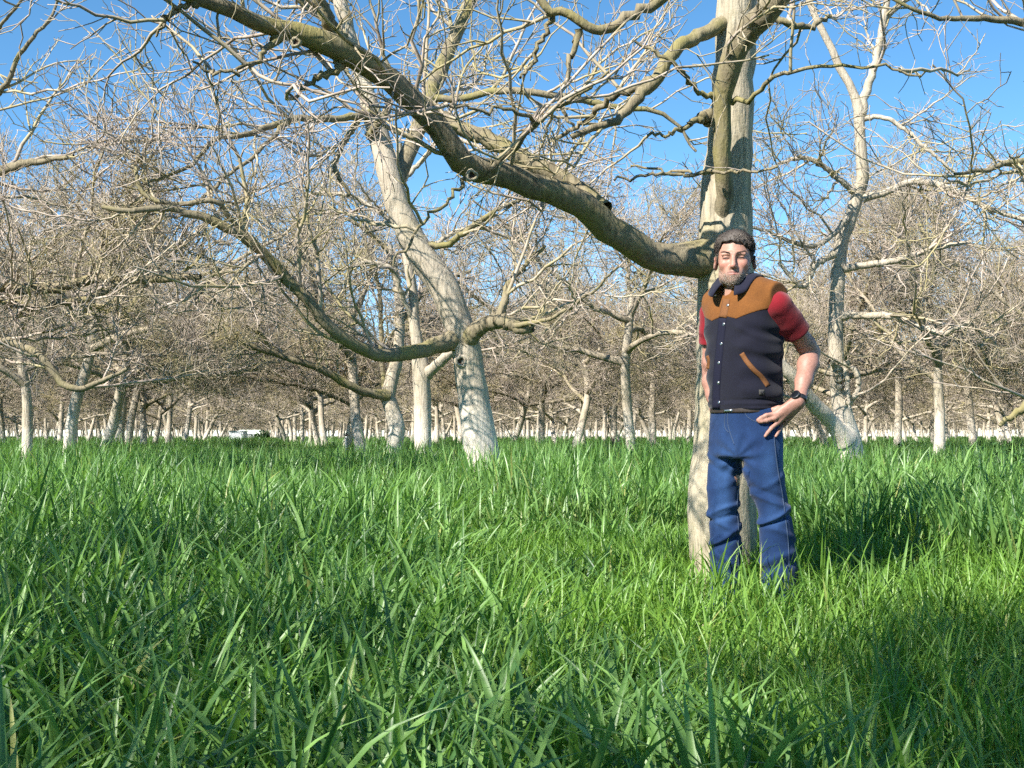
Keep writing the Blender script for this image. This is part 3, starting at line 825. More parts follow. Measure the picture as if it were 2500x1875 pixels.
# ------------------------------------------------------------------ grass
def grass_material(name, c_lo, c_hi, c_dry, trans=0.33, rough=0.40):
    m, nt, b = nmat(name)
    at = nd(nt, 'ShaderNodeAttribute'); at.attribute_name = 'tint'
    sep = nd(nt, 'ShaderNodeSeparateColor')
    nt.links.new(at.outputs['Color'], sep.inputs[0])
    c = mixc(nt, sep.outputs[0], c_lo, c_hi)                     # blade to blade
    oi = nd(nt, 'ShaderNodeObjectInfo')
    c = mixc(nt, math_n(nt, 'MULTIPLY', oi.outputs['Random'], 0.35), c, tuple(x * 1.25 for x in c_hi))
    c = mixc(nt, sep.outputs[1], c, c_dry)                       # yellowed blades and sheaths
    nt.links.new(c, b.inputs['Base Color'])
    b.inputs['Roughness'].default_value = rough
    b.inputs['Specular IOR Level'].default_value = 0.45
    tr = nd(nt, 'ShaderNodeBsdfTranslucent')
    nt.links.new(mixc(nt, 1.0, c, (1.35, 1.5, 0.7), 'MULTIPLY'), tr.inputs['Color'])
    mx = nd(nt, 'ShaderNodeMixShader')
    mx.inputs[0].default_value = trans
    nt.links.new(b.outputs[0], mx.inputs[1])
    nt.links.new(tr.outputs[0], mx.inputs[2])
    nt.links.new(mx.outputs[0], nt.nodes['Material Output'].inputs['Surface'])
    return m
M['cereal'] = grass_material('cereal_leaf', (0.032, 0.105, 0.030), (0.205, 0.355, 0.090), (0.36, 0.37, 0.12))
M['fine'] = grass_material('fine_grass_leaf', (0.060, 0.150, 0.024), (0.200, 0.350, 0.055), (0.46, 0.46, 0.15))

def grass_patch(name, seed, n, radius, h, w, mat, seg=7, fold=True, lean=0.25, droop=0.6, dry=0.06, per=4, low=0.12, ll=(0.34, 0.66)):
    """A square tile of tillers; every tiller carries a few arching leaves. h is the height of the leaf canopy."""
    rng = np.random.default_rng(seed)
    ns = max(1, n // per)
    sx, sy = rng.uniform(-0.5, 0.5, ns) * radius, rng.uniform(-0.5, 0.5, ns) * radius
    si = np.arange(n) % ns
    # tillers lean a little, each its own way
    ta = rng.uniform(0, 6.28, ns); tl = np.abs(rng.normal(size=ns)) * lean * 0.5
    th = h * rng.uniform(0.72, 1.08, ns)
    at = np.clip(rng.uniform(low, 1.02 - 0.6 * (ll[0] + ll[1]) / 2, n), 0, 1)
    at = np.where(np.arange(n) < ns, 0.92 - 0.6 * (ll[0] + ll[1]) / 2 + 0.1 * rng.uniform(0, 1, n), at)          # the top leaf
    zb = th[si] * at
    bx = sx[si] + np.cos(ta[si]) * np.tan(tl[si]) * zb + rng.normal(size=n) * 0.004
    by = sy[si] + np.sin(ta[si]) * np.tan(tl[si]) * zb + rng.normal(size=n) * 0.004
    az = rng.uniform(0, 6.28, n)
    H = h * rng.uniform(ll[0], ll[1], n)
    W = w * rng.uniform(0.55, 1.15, n)
    le = 0.10 + np.abs(rng.normal(size=n)) * lean * 1.5
    le = np.where(np.arange(n) < ns, le * 0.6, le)
    dr = rng.uniform(0.1, 1.0, n) ** 1.5 * droop * 1.9
    tw = rng.normal(size=n) * 0.9
    t = np.linspace(0, 1, seg + 1)
    inc = le[:, None] + dr[:, None] * np.clip(t[None] - 0.2, 0, 1) ** 1.4 * 1.6       # angle from vertical
    ds = (H / seg)[:, None]
    x = np.concatenate([np.zeros((n, 1)), np.cumsum(np.sin(inc[:, 1:]) * ds, 1)], 1)
    z = zb[:, None] + np.concatenate([np.zeros((n, 1)), np.cumsum(np.cos(inc[:, 1:]) * ds, 1)], 1)
    ctr = np.stack([bx[:, None] + x * np.cos(az)[:, None], by[:, None] + x * np.sin(az)[:, None], z], -1)
    # side vector, twisting along the blade
    a2 = az[:, None] + math.pi / 2 + tw[:, None] * t[None]
    side = np.stack([np.cos(a2), np.sin(a2), np.zeros_like(a2)], -1)
    prof = np.minimum(1, 0.45 + 2.2 * t) * np.clip(1 - t, 0, 1) ** 0.55
    prof[-1] = 0.02
    hw = 0.5 * W[:, None] * prof[None]
    nrm = np.stack([-np.cos(inc) * np.cos(az)[:, None], -np.cos(inc) * np.sin(az)[:, None], np.sin(inc)], -1)
    L = ctr - side * hw[..., None]
    Rr = ctr + side * hw[..., None]
    if fold:
        Cc = ctr - nrm * (hw * 0.45)[..., None]
        rows = np.stack([L, Cc, Rr], 2); A = 3
    else:
        rows = np.stack([L, Rr], 2); A = 2
    v = rows.reshape(-1, 3)
    base = (np.arange(n) * (seg + 1) * A)[:, None, None]
    s_ = (np.arange(seg) * A)[None, :, None]
    a_ = np.arange(A - 1)[None, None, :]
    q = np.stack([base + s_ + a_, base + s_ + a_ + 1, base + s_ + A + a_ + 1, base + s_ + A + a_], -1).reshape(-1, 4)
    tint = rng.uniform(0, 1, n)
    # stems: one thin blade from the soil to the top leaf for every tiller
    sw = w * 0.32
    sa = rng.uniform(0, 6.28, ns)
    top = np.stack([sx + np.cos(ta) * np.tan(tl) * th * 0.7, sy + np.sin(ta) * np.tan(tl) * th * 0.7, th * 0.7], 1)
    bot = np.stack([sx, sy, np.zeros(ns)], 1)
    sd = np.stack([np.cos(sa), np.sin(sa), np.zeros(ns)], 1) * sw / 2
    sv_ = np.stack([bot - sd, bot + sd, top + sd, top - sd], 1).reshape(-1, 3)
    sq = np.arange(ns * 4).reshape(-1, 4) + len(v)
    dryb = np.where(rng.uniform(0, 1, n) < dry, rng.uniform(0.4, 0.9, n), 0.0)
    g = np.clip(dryb[:, None] + 0.35 * np.clip(0.22 - t[None], 0, 1) / 0.22, 0, 1)
    col = np.stack([np.broadcast_to(tint[:, None], g.shape), g, np.zeros_like(g)], -1)
    col = np.repeat(col[:, :, None, :], A, 2).reshape(-1, 3)
    v = np.concatenate([v, sv_]); q = np.concatenate([q, sq])
    col = np.concatenate([col, np.tile([[0.6, 0.25, 0.0]], (ns * 4, 1))])
    return make_mesh(name, v, q, mat, True, col)

TN, TM, TF = 0.4, 0.9, 3.0       # tile sizes near, middle, far
TALL_N = [grass_patch('cereal_tuft', 300 + i, 185, TN, 0.60, 0.0235, M['cereal'], seg=7, lean=0.17, droop=0.62, dry=0.015, ll=(0.40, 0.82)) for i in range(8)]
FINE_N = [grass_patch('fine_tuft', 320 + i, 250, TN, 0.40, 0.0118, M['fine'], seg=5, lean=0.26, droop=0.7, dry=0.02) for i in range(8)]
TALL_M = [grass_patch('cereal_patch', 340 + i, 620, TM, 0.60, 0.0185, M['cereal'], seg=3, fold=False, lean=0.22, droop=0.7, low=0.3, dry=0.02) for i in range(6)]
FINE_M = [grass_patch('fine_patch', 360 + i, 800, TM, 0.38, 0.0125, M['fine'], seg=3, fold=False, lean=0.26, droop=0.7, dry=0.03) for i in range(6)]
TALL_F = [grass_patch('cereal_far', 380 + i, 1000, TF, 0.60, 0.040, M['cereal'], seg=2, fold=False, lean=0.3, droop=0.6, low=0.4) for i in range(4)]
FINE_F = [grass_patch('fine_far', 390 + i, 1000, TF, 0.40, 0.040, M['fine'], seg=2, fold=False, lean=0.3, droop=0.6, low=0.3) for i in range(4)]

def tallness(x, y):
    """1 where the tall blue-green cereal stands, 0 in the tree strips with finer, lighter grass."""
    u, v = xy2uv(x, y)
    w = (v - ROW0) / ROWD
    off = np.abs(w - np.round(w)) * ROWD                     # distance from the nearest tree row
    n = (vnoise(x * 0.9, y * 0.9, 5) - 0.5) * 0.7
    near_strip = ss(0.85, 1.75, off + n * 0.6)
    first = (np.round(w) == 0)
    # the strip of the first row: short and light near the man, taller round the leaning tree
    far_fade = ss(7.6, 9.0, u) * (1 - ss(17.0, 18.5, u)) + ss(24.0, 27.0, u) * 0.5
    t = np.where(first, np.maximum(near_strip, far_fade), np.maximum(near_strip, 0.45 * ss(14, 24, u)))
    t = np.where((np.round(w) == -1) & (vnoise(x * 0.5, y * 0.5, 9) > 0.42), 1.0, t)
    return t

def tiles(size, d0, d1, half=0.56, rot=0.35):
    """Centres of a square grid of tiles that covers the wedge of view between distances d0 and d1."""
    n = int((d1 * 1.5 + 3) / size) + 2
    i, j = np.meshgrid(np.arange(-n, n), np.arange(-n, n))
    i = i.ravel() * size; j = j.ravel() * size
    x = i * math.cos(rot) - j * math.sin(rot); y = i * math.sin(rot) + j * math.cos(rot)
    k = (y >= d0) & (y < d1) & (np.abs(x) < half * np.maximum(y, 0) + 2.2)
    return x[k], y[k]

ZONES = ((TN, -1.2, 8.2), (TM, 8.2, 30.2), (TF, 30.2, 165.0))
def field(name, tall, sets, label, base_h, seed):
    rng = np.random.default_rng(seed)
    P_, R_, S_, I_ = [], [], [], []
    lo = 0
    for (size, d0, d1), srcs in zip(ZONES, sets):
        x, y = tiles(size, d0, d1)
        rq = np.random.default_rng(77)                       # the same draw for both fields, so that every tile is one or the other
        tt = tallness(x, y)
        pick = rq.uniform(0.04, 0.85, len(x)) < tt + 0.10
        keep = pick if tall else ~pick
        x, y, tt = x[keep], y[keep], tt[keep]
        n = len(x)
        hs = base_h * (0.80 + 0.34 * vnoise(x * 0.8, y * 0.8, 31)) * rng.uniform(0.93, 1.07, n)
        if tall:
            hs = hs * (0.62 + 0.38 * ss(0.0, 0.8, tt))
            hs = hs * (0.74 + 0.42 * ss(2.5, 10.0, y))
        else:
            hs = hs * (0.85 + 0.5 * tt)
            dm = np.hypot(x - 1.06, y - 5.35)                # trodden by the man
            hs = hs * (1.12 - 0.12 * ss(0.5, 1.6, dm))
        P_.append(np.stack([x, y, ground_z(x, y) - 0.01], 1))
        R_.append(np.stack([np.zeros(n), np.zeros(n), 0.35 + rng.integers(0, 4, n) * math.pi / 2], 1))
        fl = np.where(rng.uniform(0, 1, n) < 0.5, -1.0, 1.0)
        S_.append(np.stack([1.06 * fl, np.full(n, 1.06), hs], 1))
        I_.append(rng.integers(lo, lo + len(srcs), n))
        lo += len(srcs)
    return scatter(name, np.concatenate(P_), np.concatenate(R_), np.concatenate(S_), np.concatenate(I_), sum(sets, []), label)

field('cereal_grass', True, [TALL_N, TALL_M, TALL_F], 'tall blue-green cereal grass filling the alleys between the tree rows', 0.98, 41)
field('fine_grass', False, [FINE_N, FINE_M, FINE_F], 'shorter light green grass in the strips along the trees and round the man', 1.06, 42)
# ------------------------------------------------------------------ the man: signed-distance modelling meshed with surface nets
MAN_D = 5.455
MS = FPX / MAN_D                       # pixels per metre at the man
MAN_X = (1815.0 - 1250.0) / MS
MAN_LOC = (MAN_X, MAN_D, float(ground_z(MAN_X, MAN_D)))
MAN_ROT = -math.atan2(MAN_X, MAN_D)         # local -Y points at the camera
def mx(px): return (px - 1815.0) / MS
def mz(py): return CAM_H + (HORIZON - py) / MS - MAN_LOC[2]

def smin(a, b, k):
    h = np.clip(0.5 + 0.5 * (b - a) / k, 0, 1)
    return b * (1 - h) + a * h - k * h * (1 - h)
def smax(a, b, k):
    return -smin(-a, -b, k)
def sph(p, c, r):
    return np.linalg.norm(p - np.asarray(c), axis=1) - r
def ell(p, c, r, R=None):
    q = p - np.asarray(c)
    if R is not None:
        q = q @ R
    r = np.asarray(r, float)
    k0 = np.linalg.norm(q / r, axis=1)
    k1 = np.linalg.norm(q / (r * r), axis=1)
    return k0 * (k0 - 1.0) / np.maximum(k1, 1e-6)
def cone(p, a, b, ra, rb):
    """Capsule whose radius runs from ra to rb."""
    a = np.asarray(a, float); b = np.asarray(b, float)
    ab = b - a
    h = np.clip((p - a) @ ab / (ab @ ab), 0, 1)
    return np.linalg.norm(p - a - h[:, None] * ab, axis=1) - (ra + (rb - ra) * h)
def chain(p, pts, k=0.012):
    """Smoothly joined capsules through (x, y, z, r) points."""
    d = None
    for a, b in zip(pts[:-1], pts[1:]):
        e = cone(p, a[:3], b[:3], a[3], b[3])
        d = e if d is None else smin(d, e, k)
    return d
class Loft:
    """Stack of rotated super-ellipses: rows of z, cx, cy, a, b, yaw."""
    def __init__(self, rows, n=2.3):
        rows = np.asarray(rows, float)
        rows = rows[np.argsort(rows[:, 0])]
        z = rows[:, 0]
        zz = np.linspace(z[0], z[-1], 160)
        # monotone-ish cubic through the rows
        out = [zz]
        for c in range(1, 6):
            y = rows[:, c]
            m = np.gradient(y, z)
            i = np.clip(np.searchsorted(z, zz, side='right') - 1, 0, len(z) - 2)
            h = z[i + 1] - z[i]; t = (zz - z[i]) / h
            out.append((2 * t ** 3 - 3 * t ** 2 + 1) * y[i] + (t ** 3 - 2 * t ** 2 + t) * h * m[i] + (-2 * t ** 3 + 3 * t ** 2) * y[i + 1] + (t ** 3 - t ** 2) * h * m[i + 1])
        self.t = out; self.n = n; self.z0 = z[0]; self.z1 = z[-1]
    def local(self, p):
        z = p[:, 2]
        cx, cy, a, b, yw = (np.interp(z, self.t[0], self.t[c]) for c in range(1, 6))
        yw = np.radians(yw)
        x = p[:, 0] - cx; y = p[:, 1] - cy
        l = x * np.cos(yw) - y * np.sin(yw)          # his left
        f = -x * np.sin(yw) - y * np.cos(yw)         # his front
        return l, f, a, b
    def __call__(self, p, grow=0.0, r=0.02):
        l, f, a, b = self.local(p)
        a = a + grow; b = b + grow
        k = (np.abs(l / a) ** self.n + np.abs(f / b) ** self.n) ** (1.0 / self.n)
        d = (k - 1.0) * np.minimum(a, b)
        d = smax(d, p[:, 2] - self.z1, r)
        return smax(d, self.z0 - p[:, 2], r)

def surface_nets(f, xs, ys, zs, block=4, reach=None):
    """Mesh the zero set of f on a rectilinear grid; only evaluates finely near the surface."""
    nx, ny, nz = len(xs), len(ys), len(zs)
    ci, cj, ck = (np.arange(0, n, block) for n in (nx, ny, nz))
    X, Y, Z = np.meshgrid(xs[np.minimum(ci + block // 2, nx - 1)], ys[np.minimum(cj + block // 2, ny - 1)], zs[np.minimum(ck + block // 2, nz - 1)], indexing='ij')
    cv = f(np.stack([X.ravel(), Y.ravel(), Z.ravel()], 1)).reshape(X.shape)
    # half diagonal of every block
    def half(v, c):
        e = np.minimum(c + block, len(v) - 1)
        return (v[e] - v[c])
    hd = np.sqrt(half(xs, ci)[:, None, None] ** 2 + half(ys, cj)[None, :, None] ** 2 + half(zs, ck)[None, None, :] ** 2)
    act = np.abs(cv) < hd * 1.15 + 0.004
    vol = np.repeat(np.repeat(np.repeat(cv, block, 0), block, 1), block, 2)[:nx, :ny, :nz].astype(np.float32)
    am = np.repeat(np.repeat(np.repeat(act, block, 0), block, 1), block, 2)[:nx, :ny, :nz]
    I, J, K = np.nonzero(am)
    for s in range(0, len(I), 400000):
        a, b_, c_ = I[s:s + 400000], J[s:s + 400000], K[s:s + 400000]
        vol[a, b_, c_] = f(np.stack([xs[a], ys[b_], zs[c_]], 1))
    ins = vol < 0
    cs = ins[:-1, :-1, :-1].astype(np.int8)
    tot = np.zeros((nx - 1, ny - 1, nz - 1), np.int8)
    corners = [(i, j, k) for i in (0, 1) for j in (0, 1) for k in (0, 1)]
    for (i, j, k) in corners:
        tot += ins[i:nx - 1 + i, j:ny - 1 + j, k:nz - 1 + k]
    cell = (tot > 0) & (tot < 8)
    A, B, Cc = np.nonzero(cell)
    idm = np.full(cell.shape, -1, np.int64); idm[A, B, Cc] = np.arange(len(A))
    acc = np.zeros((len(A), 3)); n = np.zeros(len(A))
    for c0 in corners:
        for ax in range(3):
            if c0[ax] == 1:
                continue
            c1 = list(c0); c1[ax] = 1
            v0 = vol[A + c0[0], B + c0[1], Cc + c0[2]]; v1 = vol[A + c1[0], B + c1[1], Cc + c1[2]]
            cr = (v0 < 0) != (v1 < 0)
            t = np.where(cr, v0 / np.where(cr, v0 - v1, 1), 0)
            q = np.array(c0, float)[None] * np.ones((len(A), 1)); q[:, ax] += t
            acc += q * cr[:, None]; n += cr
    pos = acc / np.maximum(n, 1)[:, None]
    gx = np.interp(A + pos[:, 0], np.arange(nx), xs)
    gy = np.interp(B + pos[:, 1], np.arange(ny), ys)
    gz = np.interp(Cc + pos[:, 2], np.arange(nz), zs)
    V = np.stack([gx, gy, gz], 1)
    faces = []
    for ax in range(3):
        s0 = [slice(1, -1)] * 3; s1 = [slice(1, -1)] * 3
        s0[ax] = slice(0, -1); s1[ax] = slice(1, None)
        a_, b_ = ins[tuple(s0)], ins[tuple(s1)]
        for (m, flip) in ((a_ & ~b_, False), (~a_ & b_, True)):
            i, j, k = np.nonzero(m)
            idx = [i, j, k]
            o1, o2 = [x for x in range(3) if x != ax]
            off = [1, 1, 1]; off[ax] = 0
            c = [idx[x] + off[x] for x in range(3)]
            def cid(d1, d2):
                q = [c[0].copy(), c[1].copy(), c[2].copy()]
                q[o1] = q[o1] - 1 + d1; q[o2] = q[o2] - 1 + d2
                return idm[q[0], q[1], q[2]]
            quad = np.stack([cid(0, 0), cid(1, 0), cid(1, 1), cid(0, 1)], 1)
            if flip != (ax == 1):
                quad = quad[:, ::-1]
            faces.append(quad)
    F = np.concatenate(faces)
    F = F[(F >= 0).all(1)]
    return V, F

def relax(V, F, it=1, w=0.5):
    e = np.concatenate([F[:, [0, 1]], F[:, [1, 2]], F[:, [2, 3]], F[:, [3, 0]]])
    for _ in range(it):
        s = np.zeros_like(V); n = np.zeros(len(V))
        for c in range(3):
            s[:, c] = np.bincount(e[:, 0], V[e[:, 1], c], len(V)) + np.bincount(e[:, 1], V[e[:, 0], c], len(V))
        n = np.bincount(e[:, 0], minlength=len(V)) + np.bincount(e[:, 1], minlength=len(V))
        V = V * (1 - w) + w * s / np.maximum(n, 1)[:, None]
    return V

def n3(p, s, seed=0.0):
    """cheap smooth 3-D wobble, about -1..1"""
    q = p * s + seed
    return (np.sin(q[:, 0] * 1.0 + 1.7 * np.sin(q[:, 1] * 0.9 + 0.3)) + np.sin(q[:, 1] * 1.13 + 1.5 * np.sin(q[:, 2] * 0.83 + 1.1)) + np.sin(q[:, 2] * 0.97 + 1.6 * np.sin(q[:, 0] * 1.07 + 2.3))) / 3.0
def rough(p, s, seed=0.0):
    return 0.55 * n3(p, s, seed) + 0.3 * n3(p, s * 2.3, seed + 5) + 0.15 * n3(p, s * 5.1, seed + 9)

YAW = 43.0
cy_, sy_ = math.cos(math.radians(YAW)), math.sin(math.radians(YAW))
LEFT = np.array([cy_, -sy_, 0.0]); FRONT = np.array([-sy_, -cy_, 0.0])
TC = np.array([0.006, 0.0, 0.0])                   # torso axis
def lf(l, f, z, c=TC):
    return np.array([c[0] + l * LEFT[0] + f * FRONT[0], c[1] + l * LEFT[1] + f * FRONT[1], z])

# --- head
HC = np.array([mx(1797.0), -0.035, mz(632.0) - 0.006])        # between the eyes' level and the ears
HYAW, HTILT = math.radians(-3.0), math.radians(2.0)
Rz = np.array([[math.cos(HYAW), math.sin(HYAW), 0], [-math.sin(HYAW), math.cos(HYAW), 0], [0, 0, 1.0]])   # rows: world->head
def to_head(p):
    return (p - HC) @ Rz.T
def from_head(q):
    return np.asarray(q) @ Rz + HC
def skull(q):
    d = ell(q, (0, 0.016, 0.030), (0.077, 0.099, 0.090))
    d = smin(d, ell(q, (0, -0.030, -0.040), (0.064, 0.063, 0.080)), 0.035)
    return d
def head_sdf(q):
    qa = q.copy(); qa[:, 0] = np.abs(qa[:, 0])
    d = skull(q)
    d = smin(d, ell(q, (0, -0.066, -0.098), (0.030, 0.030, 0.024)), 0.028)           # chin
    d = smin(d, ell(qa, (0.050, -0.018, -0.080), (0.016, 0.036, 0.026)), 0.03)       # jaw corner
    d = smin(d, sph(qa, (0.041, -0.068, -0.028), 0.019), 0.022)                      # cheek bone
    d = smin(d, cone(qa, (0.006, -0.0930, 0.0155), (0.046, -0.0815, 0.0145), 0.0098, 0.0085), 0.012)   # brow
    d = smax(d, -ell(qa, (0.032, -0.106, -0.004), (0.018, 0.021, 0.0115)), 0.010)    # eye hollow
    d = smin(d, ell(qa, (0.031, -0.0790, -0.002), (0.0160, 0.0125, 0.0095)), 0.005)  # lids over the eye
    d = smax(d, -cone(qa, (0.0195, -0.0930, -0.0030), (0.0430, -0.0880, -0.0040), 0.0030, 0.0024), 0.002)
    d = smin(d, cone(q, (0, -0.0935, 0.006), (0, -0.116, -0.040), 0.0085, 0.0125), 0.011)   # nose
    d = smin(d, sph(qa, (0.0125, -0.1035, -0.0435), 0.0090), 0.007)
    d = smax(d, -sph(qa, (0.0075, -0.1125, -0.0535), 0.0042), 0.004)
    d = smax(d, -cone(qa, (0.021, -0.107, -0.046), (0.033, -0.096, -0.066), 0.003, 0.003), 0.010)   # fold to the mouth
    d = smin(d, ell(q, (0, -0.082, -0.070), (0.036, 0.022, 0.025)), 0.02)            # mouth mound
    d = smin(d, cone(qa, (0.0, -0.1045, -0.0640), (0.026, -0.0945, -0.0670), 0.0038, 0.002), 0.005)
    d = smin(d, cone(qa, (0.0, -0.1040, -0.0750), (0.023, -0.0950, -0.0725), 0.0050, 0.003), 0.005)
    d = smax(d, -cone(qa, (0.0, -0.1085, -0.0690), (0.029, -0.0955, -0.0685), 0.0018, 0.0013), 0.002)
    # forehead lines
    fh = np.exp(-((q[:, 2] - 0.050) / 0.022) ** 2) * np.clip(-q[:, 1] / 0.08, 0, 1)
    d = d + 0.0006 * np.sin(q[:, 2] * 760 + 3 * np.sin(q[:, 0] * 40)) * fh
    # ears
    c_, s_ = math.cos(0.55), math.sin(0.55)
    Re = np.array([[c_, -s_, 0], [s_, c_, 0], [0, 0, 1.0]])
    e = ell(qa, (0.0860, 0.016, -0.012), (0.0075, 0.0195, 0.0325), Re)
    e = smax(e, -ell(qa, (0.0945, 0.009, -0.008), (0.006, 0.012, 0.021), Re), 0.004)
    d = smin(d, e, 0.007)
    return d

# --- arms and hands (left arm akimbo, right arm down behind)
SHL = lf(0.188, 0.004, 1.492); SHR = lf(-0.186, 0.0, 1.492)
ELL_ = np.array([mx(1978), 0.030, mz(862)])
WRL = np.array([mx(1944), -0.130, mz(982)])
ELR = np.array([mx(1735), 0.185, mz(905)]); WRR = np.array([mx(1748), 0.130, mz(1000)])
def arm(p, s, e, w):
    u = e - s; f = w - e
    d = chain(p, [(*(s + u * 0.12), 0.034), (*(s + u * 0.45), 0.046), (*(s + u * 0.85), 0.042), (*e, 0.037)], 0.02)
    out = norm(np.cross(np.cross(u, f), u)[None])[0]
    d = smin(d, sph(p, e - out * 0.012, 0.030), 0.015)
    d = smin(d, chain(p, [(*e, 0.037), (*(e + f * 0.25), 0.0445), (*(e + f * 0.6), 0.036), (*(e + f * 0.92), 0.0265), (*w, 0.0265)], 0.02), 0.015)
    return d
# knuckles of the left hand laid over the hip; the depth of each point comes from the jeans' surface later
HAND = None

JEANS_HIP = Loft([(0.815, 0.004, 0.0, 0.158, 0.110, 40), (0.845, 0.005, 0.0, 0.164, 0.116, 40), (0.88, 0.006, 0.0, 0.167, 0.118, 40), (0.96, 0.006, 0.0, 0.164, 0.117, 41), (1.03, 0.008, 0.0, 0.163, 0.120, 42), (1.07, 0.008, 0.0, 0.163, 0.120, 43)], 2.2)
def leg_rows(side):
    if side > 0:     # his left leg, on the right in the picture
        k = [(1000, 1858, 0.086, -0.06), (1090, 1861, 0.088, -0.065), (1160, 1863, 0.087, -0.07), (1200, 1872, 0.080, -0.07), (1245, 1885, 0.073, -0.075), (1290, 1890, 0.076, -0.070), (1340, 1893, 0.079, -0.060), (1400, 1897, 0.082, -0.055), (1480, 1900, 0.086, -0.05), (1545, 1902, 0.090, -0.05)]
    else:
        k = [(1000, 1782, 0.082, 0.05), (1090, 1774, 0.082, 0.05), (1140, 1768, 0.078, 0.05), (1200, 1765, 0.073, 0.045), (1260, 1766, 0.070, 0.04), (1310, 1769, 0.072, 0.045), (1370, 1771, 0.075, 0.05), (1460, 1773, 0.080, 0.05), (1545, 1775, 0.086, 0.05)]
    return [(mz(py), mx(px), y, w * 0.955, w * 0.98, 20.0) for (py, px, w, y) in k]
LEG = {s: Loft(leg_rows(s), 2.1) for s in (1, -1)}
def jeans_sdf(p):
    d = JEANS_HIP(p, 0.0, 0.02)
    a = LEG[1](p, 0.0, 0.006); b = LEG[-1](p, 0.0, 0.006)
    d = smin(d, smin(a, b, 0.014), 0.020)
    z = p[:, 2]
    # folds: behind the knee, over the shin and bunching toward the hem
    def fold(z0, tilt, amp, wid, cx, ph=0.0):
        s = z - z0 - tilt * (p[:, 0] - cx) + 0.012 * np.sin(p[:, 1] * 26 + ph)
        return amp * np.exp(-(s / wid) ** 2)
    w = 0
    lx, rx = mx(1895), mx(1764)
    lm = (p[:, 0] > mx(1828)); rm = ~lm
    for (z0, t, a_, wd, ph) in ((0.575, 0.5, 0.011, 0.012, 0), (0.545, 0.45, -0.010, 0.012, 1), (0.61, -0.35, 0.007, 0.011, 2), (0.64, -0.4, -0.006, 0.012, 2), (0.50, -0.3, 0.008, 0.014, 3), (0.40, 0.35, 0.008, 0.016, 4), (0.36, 0.3, -0.008, 0.015, 4), (0.25, -0.3, 0.010, 0.016, 5), (0.15, 0.3, 0.010, 0.016, 6), (0.72, 0.5, 0.005, 0.016, 1)):
        w = w + fold(z0, t, a_, wd, lx, ph) * lm
    for (z0, t, a_, wd, ph) in ((0.595, 0.35, 0.010, 0.012, 1), (0.565, 0.3, -0.009, 0.012, 2), (0.53, -0.5, 0.008, 0.013, 3), (0.46, 0.6, 0.009, 0.014, 4), (0.43, 0.55, -0.009, 0.013, 4), (0.36, -0.4, 0.008, 0.016, 5), (0.24, 0.4, 0.010, 0.016, 6), (0.14, -0.3, 0.010, 0.016, 7), (0.80, -0.45, 0.005, 0.013, 2), (0.77, -0.5, -0.005, 0.013, 2), (0.70, 0.4, 0.004, 0.018, 3)):
        w = w + fold(z0, t, a_, wd, rx, ph) * rm
    # whiskers spreading from the crotch
    cx = p[:, 0] - mx(1800); cz = z - mz(1115)
    an = np.arctan2(cz, np.abs(cx) + 1e-4)
    rr = np.hypot(cx, cz)
    w = w + 0.0035 * np.sin(an * 9.0) * np.exp(-((rr - 0.07) / 0.05) ** 2)
    d = d - w * 0.9 - 0.0028 * rough(p, 17.0, 2.0) * ss(1.0, 0.85, z)
    return d

TORSO = Loft([(0.86, 0.008, 0, 0.150, 0.105, 42), (1.0, 0.006, 0, 0.150, 0.105, 42), (1.15, 0.006, 0, 0.155, 0.112, 43), (1.3, 0.006, 0, 0.168, 0.118, 43), (1.42, 0.006, 0, 0.172, 0.112, 43), (1.50, 0.004, 0.0, 0.165, 0.092, 42), (1.56, 0.0, 0.0, 0.11, 0.075, 40)], 2.3)
VEST = Loft([(mz(1001), 0.010, 0, 0.174, 0.130, 42), (1.08, 0.010, 0, 0.174, 0.132, 43), (1.16, 0.006, 0, 0.175, 0.136, 43), (1.26, 0.003, 0, 0.178, 0.136, 43), (1.36, 0.003, 0, 0.186, 0.134, 43), (1.44, 0.006, 0, 0.193, 0.130, 43), (1.50, 0.006, 0.0, 0.190, 0.112, 42), (1.55, 0.002, 0.0, 0.150, 0.090, 40), (1.600, -0.012, 0.0, 0.080, 0.070, 36)], 2.35)
